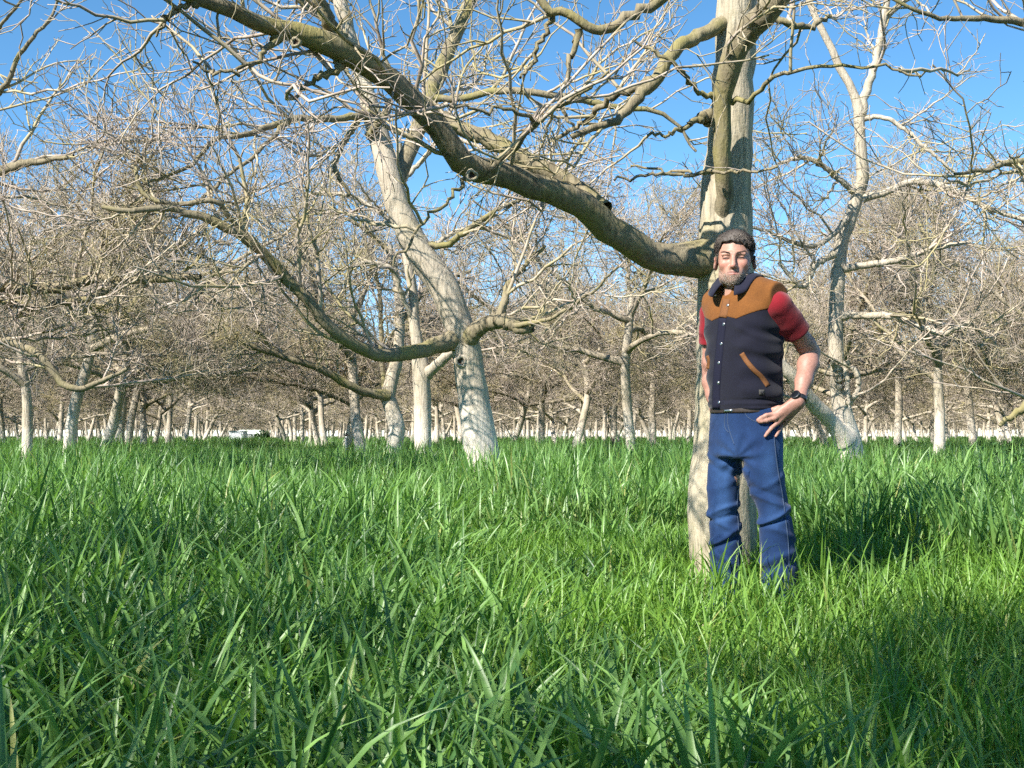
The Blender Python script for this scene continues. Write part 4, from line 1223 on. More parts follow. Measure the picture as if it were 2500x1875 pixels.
def vest_sdf(p):
    d = VEST(p, 0.0, 0.006)
    nk = np.array([mx(1803), 0.0, 1.575])
    for s in (1, -1):
        sh = lf(0.180 * s, 0.0, 1.522)
        d = smin(d, cone(p, nk + LEFT * 0.045 * s, sh, 0.060, 0.060), 0.03)
    # arm holes: cut flat on the outer side of the shoulders
    l = (p - TC) @ LEFT
    d = smax(d, np.abs(l) - 0.2035, 0.008)
    # neck hole, open to the front
    hole = cone(p, nk + np.array([0, 0, 0.05]) - FRONT * 0.005, nk + FRONT * 0.052 + np.array([0.0, 0, -0.012]), 0.064, 0.040)
    hole = smin(hole, cone(p, nk + np.array([0, 0, 0.05]), nk + np.array([0, 0, 0.3]), 0.066, 0.075), 0.02)
    d = smax(d, -hole, 0.008)
    z = p[:, 2]
    l2, f2, a, b = VEST.local(p)
    # quilted padding and soft folds
    side = ss(0.04, 0.14, np.abs(l2))
    w = 0.0045 * np.sin((z + 0.35 * l2 + 0.02 * np.sin(l2 * 30)) * 62) * side * ss(1.46, 1.36, z) * (f2 > -0.05)
    w = w + 0.006 * np.exp(-((z - 1.365 + 0.55 * (l2 - 0.12)) / 0.016) ** 2) * ss(0.02, 0.10, l2) + 0.005 * np.exp(-((z - 1.29 + 0.35 * (l2 - 0.12)) / 0.018) ** 2) * ss(0.03, 0.10, l2)
    w = w + 0.004 * rough(p, 13.0, 4.0)
    hem = 0.004 * np.exp(-((z - (mz(988))) / 0.006) ** 2) - 0.004 * np.exp(-((z - (mz(978))) / 0.004) ** 2)
    return d - w - hem
def yoke_line(l):
    a = np.abs(l)
    return np.where(a < 0.072, 1.440 - 0.018 * a / 0.072, 1.422 + 0.034 * (a - 0.072) / 0.10)
def yoke_sdf(p):
    d = vest_sdf(p) - 0.0028
    l, f, a, b = VEST.local(p)
    d = smax(d, yoke_line(l) - p[:, 2], 0.002)
    return smax(d, 0.005 - f - 0.045 * 0, 0.003) if False else d
def sleeve(p, s, e, hem_t, r0, r1, drop=0.0):
    u = norm((e - s)[None])[0]
    L = np.linalg.norm(e - s)
    h = s + u * L * hem_t
    inw = -LEFT * 0.055 * (1.0 if s[0] > 0 else -1.0) + np.array([0, 0, 0.012])
    d = chain(p, [(*(s + inw), 0.050), (*(s + u * 0.020), 0.0630), (*(s + u * L * hem_t * 0.6), 0.0630), (*(h + u * 0.06), r1)], 0.006)
    d = d - 0.0035 * rough(p, 22.0, 7.0)
    cut = (p - h) @ u
    d = smax(d, cut, 0.003)
    inner = chain(p, [(*(s + u * L * hem_t * 0.6), r0 * 0.75), (*(h + u * 0.08), r1 - 0.007)], 0.02)
    return smax(d, -inner, 0.003)
def shirt_sdf(p):
    d = TORSO(p, 0.006, 0.02)
    d = smin(d, sleeve(p, SHL, ELL_, 0.60, 0.0590, 0.0630), 0.02)
    d = smin(d, sleeve(p, SHR, ELR, 0.55, 0.0590, 0.0600), 0.02)
    nk = np.array([mx(1803), 0.0, 1.575])
    d = smax(d, -cone(p, nk + FRONT * 0.055 + np.array([0, 0, -0.03]), nk + np.array([0, 0, 0.1]), 0.050, 0.075), 0.004)
    return d

def surf_y(f, x, z, y0=-0.40, y1=0.3, n=500):
    """Front surface (smallest y) of f along +y at picture position x, z."""
    ys = np.linspace(y0, y1, n)
    v = f(np.stack([np.full(n, x), ys, np.full(n, z)], 1))
    i = np.nonzero(v < 0)[0]
    if len(i) == 0:
        return None
    i = i[0]
    if i == 0:
        return ys[0]
    return ys[i - 1] + (ys[i] - ys[i - 1]) * v[i - 1] / (v[i - 1] - v[i])
def surf_n(f, p, e=0.002):
    p = np.asarray(p, float)[None]
    g = np.array([float((f(p + np.eye(3)[k] * e) - f(p - np.eye(3)[k] * e))[0]) for k in range(3)])
    return g / max(np.linalg.norm(g), 1e-9)
def over_hip(px, py, lift):
    y = surf_y(jeans_sdf, mx(px), mz(py))
    return np.array([mx(px), (y if y is not None else -0.1) - lift, mz(py)])

# left hand: four fingers forward over the pocket, thumb behind the hip
def hand_points():
    w = WRL
    kn = [np.array([mx(1889), 0, mz(1012)]), np.array([mx(1888), 0, mz(1022)]), np.array([mx(1895), 0, mz(1032)]), np.array([mx(1906), 0, mz(1039)])]
    for k in kn:
        k[1] = over_hip(1815 + k[0] * MS, HORIZON - (k[2] + MAN_LOC[2] - CAM_H) * MS, 0.016)[1]
    fing = []
    targets = [[(1868, 1016), (1856, 1022), (1848, 1027)], [(1869, 1028), (1858, 1030), (1852, 1031)], [(1880, 1046), (1871, 1057), (1865, 1065)], [(1899, 1050), (1894, 1058), (1890, 1065)]]
    rads = [(0.0105, 0.0095, 0.0085, 0.0068), (0.0105, 0.0095, 0.0085, 0.0068), (0.0100, 0.0090, 0.0082, 0.0066), (0.0092, 0.0082, 0.0074, 0.0062)]
    for k, tg, rd in zip(kn, targets, rads):
        pts = [(*k, rd[0])]
        for (t, r) in zip(tg, rd[1:]):
            q = over_hip(t[0], t[1], 0.008)
            pts.append((*q, r))
        fing.append(pts)
    th = [(*(w + np.array([-0.020, 0.02, -0.015])), 0.014), (mx(1912), kn[0][1] + 0.012, mz(1000), 0.0125), (mx(1896), kn[0][1] + 0.012, mz(998), 0.0105), (mx(1884), kn[0][1] + 0.010, mz(1001), 0.0085)]
    return kn, fing, th
KN, FING, THUMB = hand_points()
def hand_sdf(p):
    d = None
    for i, k in enumerate(KN):
        s = WRL + np.array([-0.006, 0.0, -0.006]) + np.array([0.010, 0.002, -0.010]) * (i - 1.5) * 0.7
        e = cone(p, s, k, 0.0165, 0.0125)
        d = e if d is None else smin(d, e, 0.014)
    for f in FING:
        d = smin(d, chain(p, f, 0.004), 0.006)
        d = smin(d, sph(p, f[0][:3], f[0][3] * 1.05), 0.004)
    d = smin(d, chain(p, THUMB, 0.006), 0.010)
    return d
# right hand, tucked against the hip behind: mostly hidden
RF = [[(WRR[0] - 0.002 + 0.012 * (i - 1.5) * 0.4, WRR[1] + 0.014 * (i - 1.5), WRR[2] - 0.085, 0.0100), (WRR[0] + 0.010, WRR[1] - 0.006 + 0.014 * (i - 1.5), WRR[2] - 0.125 - 0.006 * (i in (1, 2)), 0.0088), (WRR[0] + 0.028, WRR[1] - 0.012 + 0.013 * (i - 1.5), WRR[2] - 0.150 - 0.008 * (i in (1, 2)), 0.0074)] for i in range(4)]
def rhand_sdf(p):
    d = None
    for i in range(4):
        e = cone(p, WRR + np.array([0, 0.010 * (i - 1.5), -0.015]), RF[i][0][:3], 0.015, 0.012)
        d = e if d is None else smin(d, e, 0.012)
        d = smin(d, chain(p, RF[i], 0.004), 0.006)
    th = [(WRR[0] + 0.004, WRR[1] - 0.022, WRR[2] - 0.025, 0.013), (WRR[0] + 0.012, WRR[1] - 0.040, WRR[2] - 0.062, 0.0105), (WRR[0] + 0.02, WRR[1] - 0.044, WRR[2] - 0.092, 0.0085)]
    return smin(d, chain(p, th, 0.006), 0.010)

def body_sdf(p):
    d = TORSO(p, -0.004, 0.02)
    nb = np.array([mx(1804), 0.0, 1.50])
    nt_ = from_head(np.array([0, 0.018, -0.070]))
    neck = cone(p, nb, nt_, 0.064, 0.055)
    adam = from_head(np.array([0, -0.036, -0.145]))
    neck = smin(neck, sph(p, adam, 0.012), 0.02)
    q = to_head(p)
    d = smin(d, smin(neck, head_sdf(q), 0.016), 0.03)
    d = smin(d, smin(arm(p, SHL, ELL_, WRL), hand_sdf(p), 0.014), 0.03)
    d = smin(d, smin(arm(p, SHR, ELR, WRR), rhand_sdf(p), 0.014), 0.03)
    # legs inside the trousers
    for s in (1, -1):
        r = leg_rows(s)
        top = np.array([r[0][1], r[0][2], 0.90])
        kne = np.array([r[4][1], r[4][2] - 0.01, 0.53]); ank = np.array([r[-1][1], r[-1][2], 0.09])
        d = smin(d, chain(p, [(*top, 0.058), (*((top + kne) / 2), 0.050), (*kne, 0.044), (*(kne * 0.65 + ank * 0.35), 0.044), (*ank, 0.034)], 0.03), 0.04)
        toe = ank + np.array([-0.07, -0.12, -0.055])
        d = smin(d, cone(p, ank + np.array([0.01, 0.02, -0.05]), toe, 0.034, 0.028), 0.03)
    return d

# --- cloth and skin materials
def vc_mat(name, rough_=0.6, spec=0.3, sss=0.0, bmp=0.0, bscale=400.0, sheen=0.0):
    m, nt, b = nmat(name)
    at = nd(nt, 'ShaderNodeAttribute'); at.attribute_name = 'tint'
    tc = nd(nt, 'ShaderNodeTexCoord').outputs['Object']
    n1 = noise(nt, tc, bscale * 0.35, 3.0, 0.6)
    c = mixc(nt, 1.0, at.outputs['Color'], ramp(nt, n1, [(0.25, (0.80,) * 3), (0.75, (1.18,) * 3)]), 'MULTIPLY')
    nt.links.new(c, b.inputs['Base Color'])
    b.inputs['Roughness'].default_value = rough_
    b.inputs['Specular IOR Level'].default_value = spec
    if sss:
        b.inputs['Subsurface Weight'].default_value = sss
        b.inputs['Subsurface Radius'].default_value = (0.010, 0.004, 0.002)
        b.inputs['Subsurface Scale'].default_value = 0.6
    if sheen:
        b.inputs['Sheen Weight'].default_value = sheen
        b.inputs['Sheen Roughness'].default_value = 0.5
    if bmp:
        bump(nt, noise(nt, tc, bscale, 3.0, 0.65), b, bmp, 0.0015)
    return m
M['skin'] = vc_mat('skin', 0.50, 0.35, 0.0, 0.25, 260.0)
M['canvas_navy'] = vc_mat('navy_canvas', 0.85, 0.18, 0, 0.5, 520.0, 0.15)
M['canvas_brown'] = vc_mat('brown_canvas', 0.85, 0.18, 0, 0.5, 520.0, 0.1)
M['jersey'] = vc_mat('red_jersey', 0.85, 0.2, 0, 0.35, 600.0, 0.2)
M['denim'] = vc_mat('denim', 0.85, 0.2, 0, 0.6, 480.0, 0.1)
M['hair'] = vc_mat('hair', 0.62, 0.3, 0, 0.3, 500.0)
M['snap'] = simple('snap_metal', (0.55, 0.53, 0.50), 0.3, 1.0, 0.15, 200)
M['watch_black'] = simple('watch_black', (0.018, 0.018, 0.020), 0.35, 0.0, 0.2, 100)
M['watch_glass'] = simple('watch_glass', (0.008, 0.009, 0.012), 0.08, 0.0, 0.1, 100, 0.6)
M['leather'] = simple('dark_leather', (0.03, 0.02, 0.016), 0.5, 0.0, 0.3, 80)
M['stitch'] = simple('stitch_thread', (0.032, 0.055, 0.105), 0.8, 0.0, 0.25, 300)
M['stitch_brown'] = simple('brown_trim', (0.145, 0.054, 0.012), 0.85, 0.0, 0.2, 150)
M['patch'] = simple('cloth_patch', (0.045, 0.042, 0.036), 0.8, 0.0, 0.25, 200)
M['patch_mark'] = simple('patch_mark', (0.016, 0.015, 0.018), 0.8, 0.0, 0.2, 200)

man = None
def sdf_part(name, f, box, step, mat, colf, parent, it=1, zs=None):
    (x0, x1), (y0, y1), (z0, z1) = box
    xs = np.arange(x0, x1, step); ys = np.arange(y0, y1, step)
    if zs is None:
        zs = np.arange(z0, z1, step)
    V, F = surface_nets(f, xs, ys, zs)
    V = relax(V, F, it, 0.5)
    me = make_mesh(name, V, F, mat, True, colf(V))
    return link(name, me, parent)

def skin_col(V):
    n = len(V)
    base = np.tile(np.array([0.385, 0.205, 0.150]), (n, 1))
    blot = rough(V, 45.0, 1.0)
    base *= (1 + 0.10 * blot)[:, None]
    q = to_head(V)
    hd = ss(-0.20, -0.14, q[:, 2]) * (np.abs(q[:, 0]) < 0.11)
    x = np.abs(q[:, 0])
    front = q[:, 1] < -0.02
    def blob(cx, cz, rx, rz):
        return np.exp(-(((x - cx) / rx) ** 2 + ((q[:, 2] - cz) / rz) ** 2)) * front * hd
    def paint(m, c):
        nonlocal base
        m = np.clip(m, 0, 1)[:, None]
        base = base * (1 - m) + np.asarray(c) * m
    paint(0.55 * blob(0.045, -0.03, 0.022, 0.02), (0.47, 0.185, 0.135))                 # ruddy cheeks
    paint(0.6 * blob(0.0, -0.042, 0.014, 0.016), (0.47, 0.19, 0.14))                  # nose
    paint(0.5 * (x > 0.075) * hd, (0.50, 0.21, 0.16))                                 # ears
    paint(0.6 * blob(0.0, -0.0655, 0.025, 0.004) + 0.85 * blob(0.0, -0.0745, 0.022, 0.005), (0.36, 0.13, 0.115))
    # eyebrows
    bz = 0.0155 + 0.012 * np.clip((x - 0.012) / 0.03, 0, 1) - 0.10 * np.clip(x - 0.040, 0, 1)
    paint(0.85 * np.exp(-((q[:, 2] - bz) / 0.0046) ** 2) * ss(0.008, 0.015, x) * ss(0.056, 0.048, x) * front * hd, (0.17, 0.105, 0.075))
    # narrowed eyes: lash line with a little of the eye showing
    paint(1.4 * np.exp(-((q[:, 2] + 0.0034) / 0.0027) ** 2) * ss(0.014, 0.019, x) * ss(0.050, 0.043, x) * front * hd, (0.030, 0.020, 0.018))
    paint(0.9 * np.exp(-((q[:, 2] + 0.0692) / 0.0018) ** 2) * ss(0.031, 0.026, x) * front * hd, (0.10, 0.035, 0.03))
    # stubble
    jaw = beard_mask(q) * hd
    paint(0.5 * jaw, (0.29, 0.225, 0.185))
    # dark hair roots on the scalp
    paint(0.9 * hair_mask(q) * hd, (0.06, 0.042, 0.034))
    # forearms and hands: redder and darker, knuckles
    arm_m = ss(mz(840), mz(900), V[:, 2]) * (V[:, 0] > mx(1915)) * 0 + 0
    out = base
    low = (V[:, 2] < 1.36) & ((V[:, 0] > mx(1840)) | (V[:, 0] < mx(1760)))
    out = np.where(low[:, None], out * np.array([0.93, 0.90, 0.92]), out)
    return out
def beard_mask(q):
    x = np.abs(q[:, 0]); z = q[:, 2]; y = q[:, 1]
    a = 1.0
    line = -0.050 - 0.0 * x
    cheek = np.interp(x, [0.0, 0.018, 0.034, 0.05, 0.062, 0.08], [-0.0545, -0.0560, -0.066, -0.066, -0.045, -0.012])
    m = ss(cheek + 0.004, cheek - 0.006, z) * ss(-0.150, -0.128, z) * (y < 0.012)
    lips = np.exp(-((x / 0.028) ** 4 + ((z + 0.0705) / 0.0088) ** 4))
    soul = np.exp(-(((x - 0.020) / 0.006) ** 2 + ((z + 0.088) / 0.006) ** 2)) * 0.4
    return np.clip(m * (1 - lips) - soul, 0, 1)
def hair_mask(q):
    x = q[:, 0]; z = q[:, 2]; y = q[:, 1]
    ax = np.abs(x)
    # hairline: forehead, temples, sideburns, round the ear, nape
    front = np.interp(ax, [0.0, 0.03, 0.052, 0.064, 0.074], [0.068, 0.072, 0.066, 0.040, 0.0])
    front = front - 0.014 * ss(0.0, 0.05, x) * (ax < 0.06)
    edge = np.interp(y, [-0.12, -0.055, -0.030, -0.005, 0.02, 0.05, 0.10], [0.2, 0.2, 0.012, -0.012, 0.030, -0.045, -0.075])
    lim = np.where(y < -0.035, front, np.minimum(edge, np.where(y < -0.03, front, 9)))
    return ss(lim - 0.003, lim + 0.004, z + 0.004 * np.sin(x * 160) )

zs_body = np.concatenate([np.arange(-0.02, 0.78, 0.016), np.arange(0.78, 1.47, 0.0045), np.arange(1.47, 1.86, 0.0028)])
def body_mesh():
    xs = np.concatenate([np.arange(-0.24, -0.16, 0.005), np.arange(-0.16, 0.11, 0.0032), np.arange(0.11, 0.40, 0.0042)])
    ys = np.concatenate([np.arange(-0.36, -0.02, 0.0034), np.arange(-0.02, 0.28, 0.006)])
    V, F = surface_nets(body_sdf, xs, ys, zs_body)
    V = relax(V, F, 1, 0.35)
    return make_mesh('person', V, F, M['skin'], True, skin_col(V))
man = link('person', body_mesh(), None, MAN_LOC, MAN_ROT)
tag(man, 'bearded man in brown and navy vest, red T-shirt and jeans, hand on hip, beside trunk', 'person')

def denim_col(V):
    n = len(V)
    base = np.tile(np.array([0.0075, 0.026, 0.085]), (n, 1))
    fade = np.zeros(n)
    for (px, py, y, rx, rz, a) in ((1772, 1165, 0, 0.055, 0.13, 0.55), (1768, 1255, 0, 0.045, 0.06, 0.55), (1885, 1130, 0, 0.05, 0.14, 0.65), (1895, 1260, 0, 0.05, 0.06, 0.4), (1907, 1100, 0, 0.02, 0.09, 0.6)):
        fade += a * np.exp(-(((V[:, 0] - mx(px)) / rx) ** 2 + ((V[:, 2] - mz(py)) / rz) ** 2)) * (V[:, 1] < 0.05)
    fade = np.clip(fade + 0.22 * rough(V, 30.0, 3.0), 0, 1)
    base = base * (1 - fade[:, None]) + np.array([0.030, 0.080, 0.200]) * fade[:, None]
    return base * (1 + 0.15 * rough(V, 70.0, 8.0))[:, None]
jeans = sdf_part('jeans', lambda p: smax(jeans_sdf(p), p[:, 2] - 1.055, 0.003), ((-0.24, 0.32), (-0.26, 0.24), (0.02, 1.08)), 0.0052, M['denim'], denim_col, man, 1)
vest = sdf_part('vest', vest_sdf, ((-0.26, 0.28), (-0.26, 0.26), (1.0, 1.68)), 0.0045, M['canvas_navy'], lambda V: np.tile(np.array([0.0060, 0.0062, 0.0150]), (len(V), 1)) * (1 + 0.2 * rough(V, 40.0, 6.0))[:, None], man, 1)
yoke = sdf_part('yoke', yoke_sdf, ((-0.26, 0.28), (-0.26, 0.26), (1.38, 1.68)), 0.0040, M['canvas_brown'], lambda V: np.tile(np.array([0.150, 0.056, 0.012]), (len(V), 1)) * (1 + 0.22 * rough(V, 38.0, 3.0))[:, None], vest, 1)
yoke['label'] = 'rust brown yoke with pointed lower edge'
shirt = sdf_part('t_shirt', shirt_sdf, ((-0.30, 0.36), (-0.30, 0.30), (0.84, 1.66)), 0.0050, M['jersey'], lambda V: np.tile(np.array([0.19, 0.005, 0.012]), (len(V), 1)) * (1 + 0.15 * rough(V, 30.0, 2.0))[:, None], man, 1)

# --- small clothing parts laid on the cloth
def ribbon(name, pts_px, width, f, mat, parent, lift=0.003, thick=0.003, closed=False, m=None, cname=None):
    """Band that follows the cloth along photo points; width in metres."""
    c = np.asarray(pts_px, float)
    m = m or max(8, int(len(c) * 6))
    if len(c) > 2:
        c = catmull(np.concatenate([c, np.zeros((len(c), 1))], 1), m)[:, :2]
    else:
        c = c[0] + (c[1] - c[0]) * np.linspace(0, 1, m)[:, None]
    tan = np.gradient(c, axis=0)
    tan /= np.maximum(np.linalg.norm(tan, axis=1, keepdims=True), 1e-9)
    nrm = np.stack([-tan[:, 1], tan[:, 0]], 1)
    w = width * MS / 2 if np.isscalar(width) else np.asarray(width)[:, None] * MS / 2
    vs, nn = [], []
    A = 5
    for i in range(m):
        for a in np.linspace(-1, 1, A):
            q = c[i] + nrm[i] * a * w
            x, z = mx(q[0]), mz(q[1])
            y = surf_y(f, x, z, n=260)
            if y is None:
                y = vs[-1][1] if vs else -0.1
            p = np.array([x, y, z]); vs.append(p)
    vs = np.array(vs)
    g = np.stack([(f(vs + np.eye(3)[k] * 0.002) - f(vs - np.eye(3)[k] * 0.002)) for k in range(3)], 1)
    g = g / np.maximum(np.linalg.norm(g, axis=1, keepdims=True), 1e-9)
    top = vs + g * (lift + thick); bot = vs - g * 0.002
    edge = np.zeros((m, A), bool); edge[:, 0] = edge[:, -1] = True; edge[0] = edge[-1] = True
    top = np.where(edge.reshape(-1)[:, None], vs + g * lift, top)
    V = np.concatenate([top, bot])
    F = []
    N = m * A
    for i in range(m - 1):
        for a in range(A - 1):
            q = [i * A + a, i * A + a + 1, (i + 1) * A + a + 1, (i + 1) * A + a]
            F.append(q)
    ring = [(0, a) for a in range(A)] + [(i, A - 1) for i in range(1, m)] + [(m - 1, a) for a in range(A - 2, -1, -1)] + [(i, 0) for i in range(m - 2, 0, -1)]
    ring = [i * A + a for i, a in ring]
    for a, b_ in zip(ring, ring[1:] + ring[:1]):
        F.append([b_, a, a + N, b_ + N])
    col = np.ones((len(V), 3))
    return link(name, make_mesh(name, V, np.array(F), mat, True), parent)

both = lambda p: np.minimum(vest_sdf(p), yoke_sdf(p))
ribbon('placket', [(1777, 733), (1773, 756), (1768, 779)], 0.034, both, M['stitch_brown'], yoke, 0.002, 0.002)
ribbon('placket', [(1768, 781), (1764, 815), (1760, 850), (1755, 900), (1751, 950), (1750, 999)], 0.034, vest_sdf, M['placket'] if 'placket' in M else simple('placket_navy', (0.0095, 0.010, 0.023), 0.85, 0, 0.2, 300, 0.2), vest, 0.002, 0.002)
ribbon('pocket_trim', [(1812, 868), (1824, 888), (1840, 908), (1858, 925), (1873, 946)], 0.021, vest_sdf, M['stitch_brown'], vest, 0.002, 0.003)
ribbon('pocket_trim', [(1729, 868), (1732, 880), (1730, 900)], 0.012, vest_sdf, M['stitch_brown'], vest, 0.002, 0.003)
pt = ribbon('patch', [(1851.5, 961.5), (1864.5, 961.5)], 0.0235, vest_sdf, M['patch'], vest, 0.0015, 0.001, m=6)
ribbon('patch_mark', [(1855.5, 958.5), (1858, 963.5), (1861, 958.5)], 0.006, vest_sdf, M['patch_mark'], pt, 0.003, 0.001, m=8)
def disc(name, px, py, r, f, mat, parent, h=0.003):
    y = surf_y(f, mx(px), mz(py))
    c = np.array([mx(px), y, mz(py)])
    nrm = surf_n(f, c)
    q = Vector(nrm).to_track_quat('Z', 'Y').to_matrix()
    prof = [(1.0, -0.5), (1.0, 0.45), (0.82, 0.95), (0.62, 0.8), (0.45, 1.0), (0.02, 1.1)]
    K = 12; vs = []
    for (rr, hh) in prof:
        for k in range(K):
            A = 2 * math.pi * k / K
            vs.append(c + nrm * 0.003 + np.array(q @ Vector((rr * r * math.cos(A), rr * r * math.sin(A), hh * h))))
    fs = [[i * K + k, i * K + (k + 1) % K, (i + 1) * K + (k + 1) % K, (i + 1) * K + k] for i in range(len(prof) - 1) for k in range(K)]
    return link(name, make_mesh(name, vs, np.array(fs), mat), parent)
for (px, py) in ((1781, 750), (1771.5, 795.5), (1765, 842.5), (1759, 888), (1757.5, 936), (1758.5, 983.5)):
    disc('snap', px, py, 0.0070, both, M['snap'], vest)

# jeans details
st = dict(lift=0.0012, thick=0.0008)
ribbon('front_seam', [(1804, 1128), (1802, 1180), (1798, 1240), (1801, 1285), (1800, 1340), (1802, 1400)], 0.0025, jeans_sdf, M['stitch'], jeans, **st)
ribbon('side_seam', [(1886, 1062), (1889, 1100), (1895, 1150), (1904, 1200), (1911, 1260), (1917, 1320), (1919, 1400)], 0.0040, jeans_sdf, M['stitch'], jeans, **st)
ribbon('pocket_seam', [(1816, 1003), (1823, 1017), (1838, 1028), (1856, 1033), (1874, 1035)], 0.0025, jeans_sdf, M['stitch'], jeans, **st)
ribbon('fly_seam', [(1773, 1008), (1770, 1030), (1772, 1046), (1780, 1056)], 0.0022, jeans_sdf, M['stitch'], jeans, **st)
ribbon('fly_seam', [(1778, 1008), (1778, 1035), (1784, 1058), (1793, 1085)], 0.0022, jeans_sdf, M['stitch'], jeans, **st)
# belt with a bit of the buckle
BELT = lambda p: smax(smax(JEANS_HIP(p, 0.006, 0.004), p[:, 2] - mz(996), 0.002), mz(1009.5) - p[:, 2], 0.002)
belt = sdf_part('belt', BELT, ((-0.24, 0.26), (-0.22, 0.22), (0.98, 1.08)), 0.0052, M['leather'], lambda V: np.full((len(V), 3), 0.03), man, 0)
ribbon('buckle', [(1768, 1004), (1789, 1003)], 0.012, BELT, M['snap'], belt, 0.002, 0.003, m=6)
# boots, sunk in the grass
for s in (1, -1):
    r = leg_rows(s)
    ank = np.array([r[-1][1], r[-1][2], 0.09])
    toe = ank + np.array([-0.08, -0.15, -0.048])
    fb = lambda p, a=ank, t=toe: smax(smin(chain(p, [(*(a + np.array([0, 0, 0.12])), 0.052), (*a, 0.050), (*(a + np.array([0.005, 0.01, -0.04])), 0.046)], 0.02), cone(p, a + np.array([0.012, 0.025, -0.045]), t, 0.043, 0.038), 0.03), -p[:, 2] + 0.002, 0.006)
    sdf_part('boot', fb, ((ank[0] - 0.2, ank[0] + 0.12), (ank[1] - 0.28, ank[1] + 0.14), (-0.02, 0.28)), 0.009, M['leather'], lambda V: np.full((len(V), 3), 0.05), man, 1)

# --- collar: a folded band round the neck, open in front
def collar():
    nk = np.array([mx(1804), 0.004, 0.0])
    nseg, rows = 44, 9
    a0 = 0.34
    front = math.radians(26.0)
    V = []
    for i in range(nseg + 1):
        t = i / nseg
        th = a0 + (2 * math.pi - 2 * a0) * t                # angle from the front, turning over his left side
        back = 0.5 - 0.5 * math.cos(th)                     # 0 in front, 1 behind
        tip = math.exp(-((min(t, 1 - t)) / 0.09) ** 2)
        dirv = np.array([math.sin(th + -front) * 1.0, -math.cos(th - front), 0.0])
        for j in range(rows):
            s = j / (rows - 1)
            if s < 0.4:        # stand
                k = s / 0.4
                r = 0.067 + 0.006 * k
                z = 1.565 + 0.014 * back + (0.034 + 0.036 * back) * k
            else:              # fall
                k = (s - 0.4) / 0.6
                r = 0.073 + (0.030 + 0.022 * (1 - back) + 0.030 * tip) * k + 0.006 * math.sin(math.pi * k)
                z = 1.599 + 0.050 * back - (0.026 + 0.026 * (1 - back) + 0.024 * tip) * k + 0.005 * math.sin(math.pi * k)
            V.append(nk + dirv * r * np.array([1, 1, 0]) + np.array([0, 0, z]))
    V = np.array(V)
    V[:, :2] += 0.0015 * np.stack([rough(V, 60.0, 1.0), rough(V, 60.0, 4.0)], 1)
    # keep the fall just off the vest
    for _ in range(6):
        d = both(V)
        g = np.stack([(both(V + np.eye(3)[k] * 0.002) - both(V - np.eye(3)[k] * 0.002)) for k in range(3)], 1)
        g /= np.maximum(np.linalg.norm(g, axis=1, keepdims=True), 1e-9)
        push = np.clip(0.006 - d, 0, 0.01)
        V = V + g * push[:, None]
    F = [[i * rows + j, (i + 1) * rows + j, (i + 1) * rows + j + 1, i * rows + j + 1] for i in range(nseg) for j in range(rows - 1)]
    me = make_mesh('collar', V, np.array(F), M['canvas_navy'], True, np.tile(np.array([0.009, 0.0095, 0.023]), (len(V), 1)))
    o = link('collar', me, vest)
    md = o.modifiers.new('thickness', 'SOLIDIFY'); md.thickness = 0.005; md.offset = 0.0
    return o
collar_o = collar()
disc('collar_snap', 1752, 721, 0.0045, lambda p: both(p) - 0.010, M['snap'], collar_o)

# --- wristwatch
def watch():
    f = norm((WRL - ELL_)[None])[0]
    c = ELL_ + (WRL - ELL_) * 0.965
    # face looks toward the camera, a little up and to the left
    face = np.array([-0.55, -0.80, 0.22]); face = face - (face @ f) * f; face /= np.linalg.norm(face)
    side = np.cross(f, face)
    K = 28; V = []; rows = [(-0.0105, 0.0), (-0.0105, 0.0028), (0.0105, 0.0028), (0.0105, 0.0)]
    for k in range(K):
        A = 2 * math.pi * k / K
        rad = 0.0285
        d = math.cos(A) * face + math.sin(A) * side * 1.05
        for (u, h) in rows:
            V.append(c + f * u + d * (rad + h))
    F = [[k * 4 + j, k * 4 + j + 1, ((k + 1) % K) * 4 + j + 1, ((k + 1) % K) * 4 + j] for k in range(K) for j in range(3)]
    o = link('wristwatch', make_mesh('strap', V, np.array(F), M['watch_black']), man)
    def puck(name, r, h0, h1, mat):
        V = []; prof = [(0.9, h0), (1.0, h0 + 0.001), (1.0, h1 - 0.001), (0.9, h1), (0.01, h1)]
        for (rr, hh) in prof:
            for k in range(24):
                A = 2 * math.pi * k / 24
                V.append(c + face * (0.0285 + hh) + (f * math.cos(A) + side * math.sin(A)) * r * rr)
        F = [[i * 24 + k, i * 24 + (k + 1) % 24, (i + 1) * 24 + (k + 1) % 24, (i + 1) * 24 + k] for i in range(4) for k in range(24)]
        return link(name, make_mesh(name, V, np.array(F), mat), o)
    puck('watch_case', 0.0215, -0.002, 0.0095, M['watch_black'])
    puck('watch_glass', 0.0175, 0.008, 0.0102, M['watch_glass'])
watch()

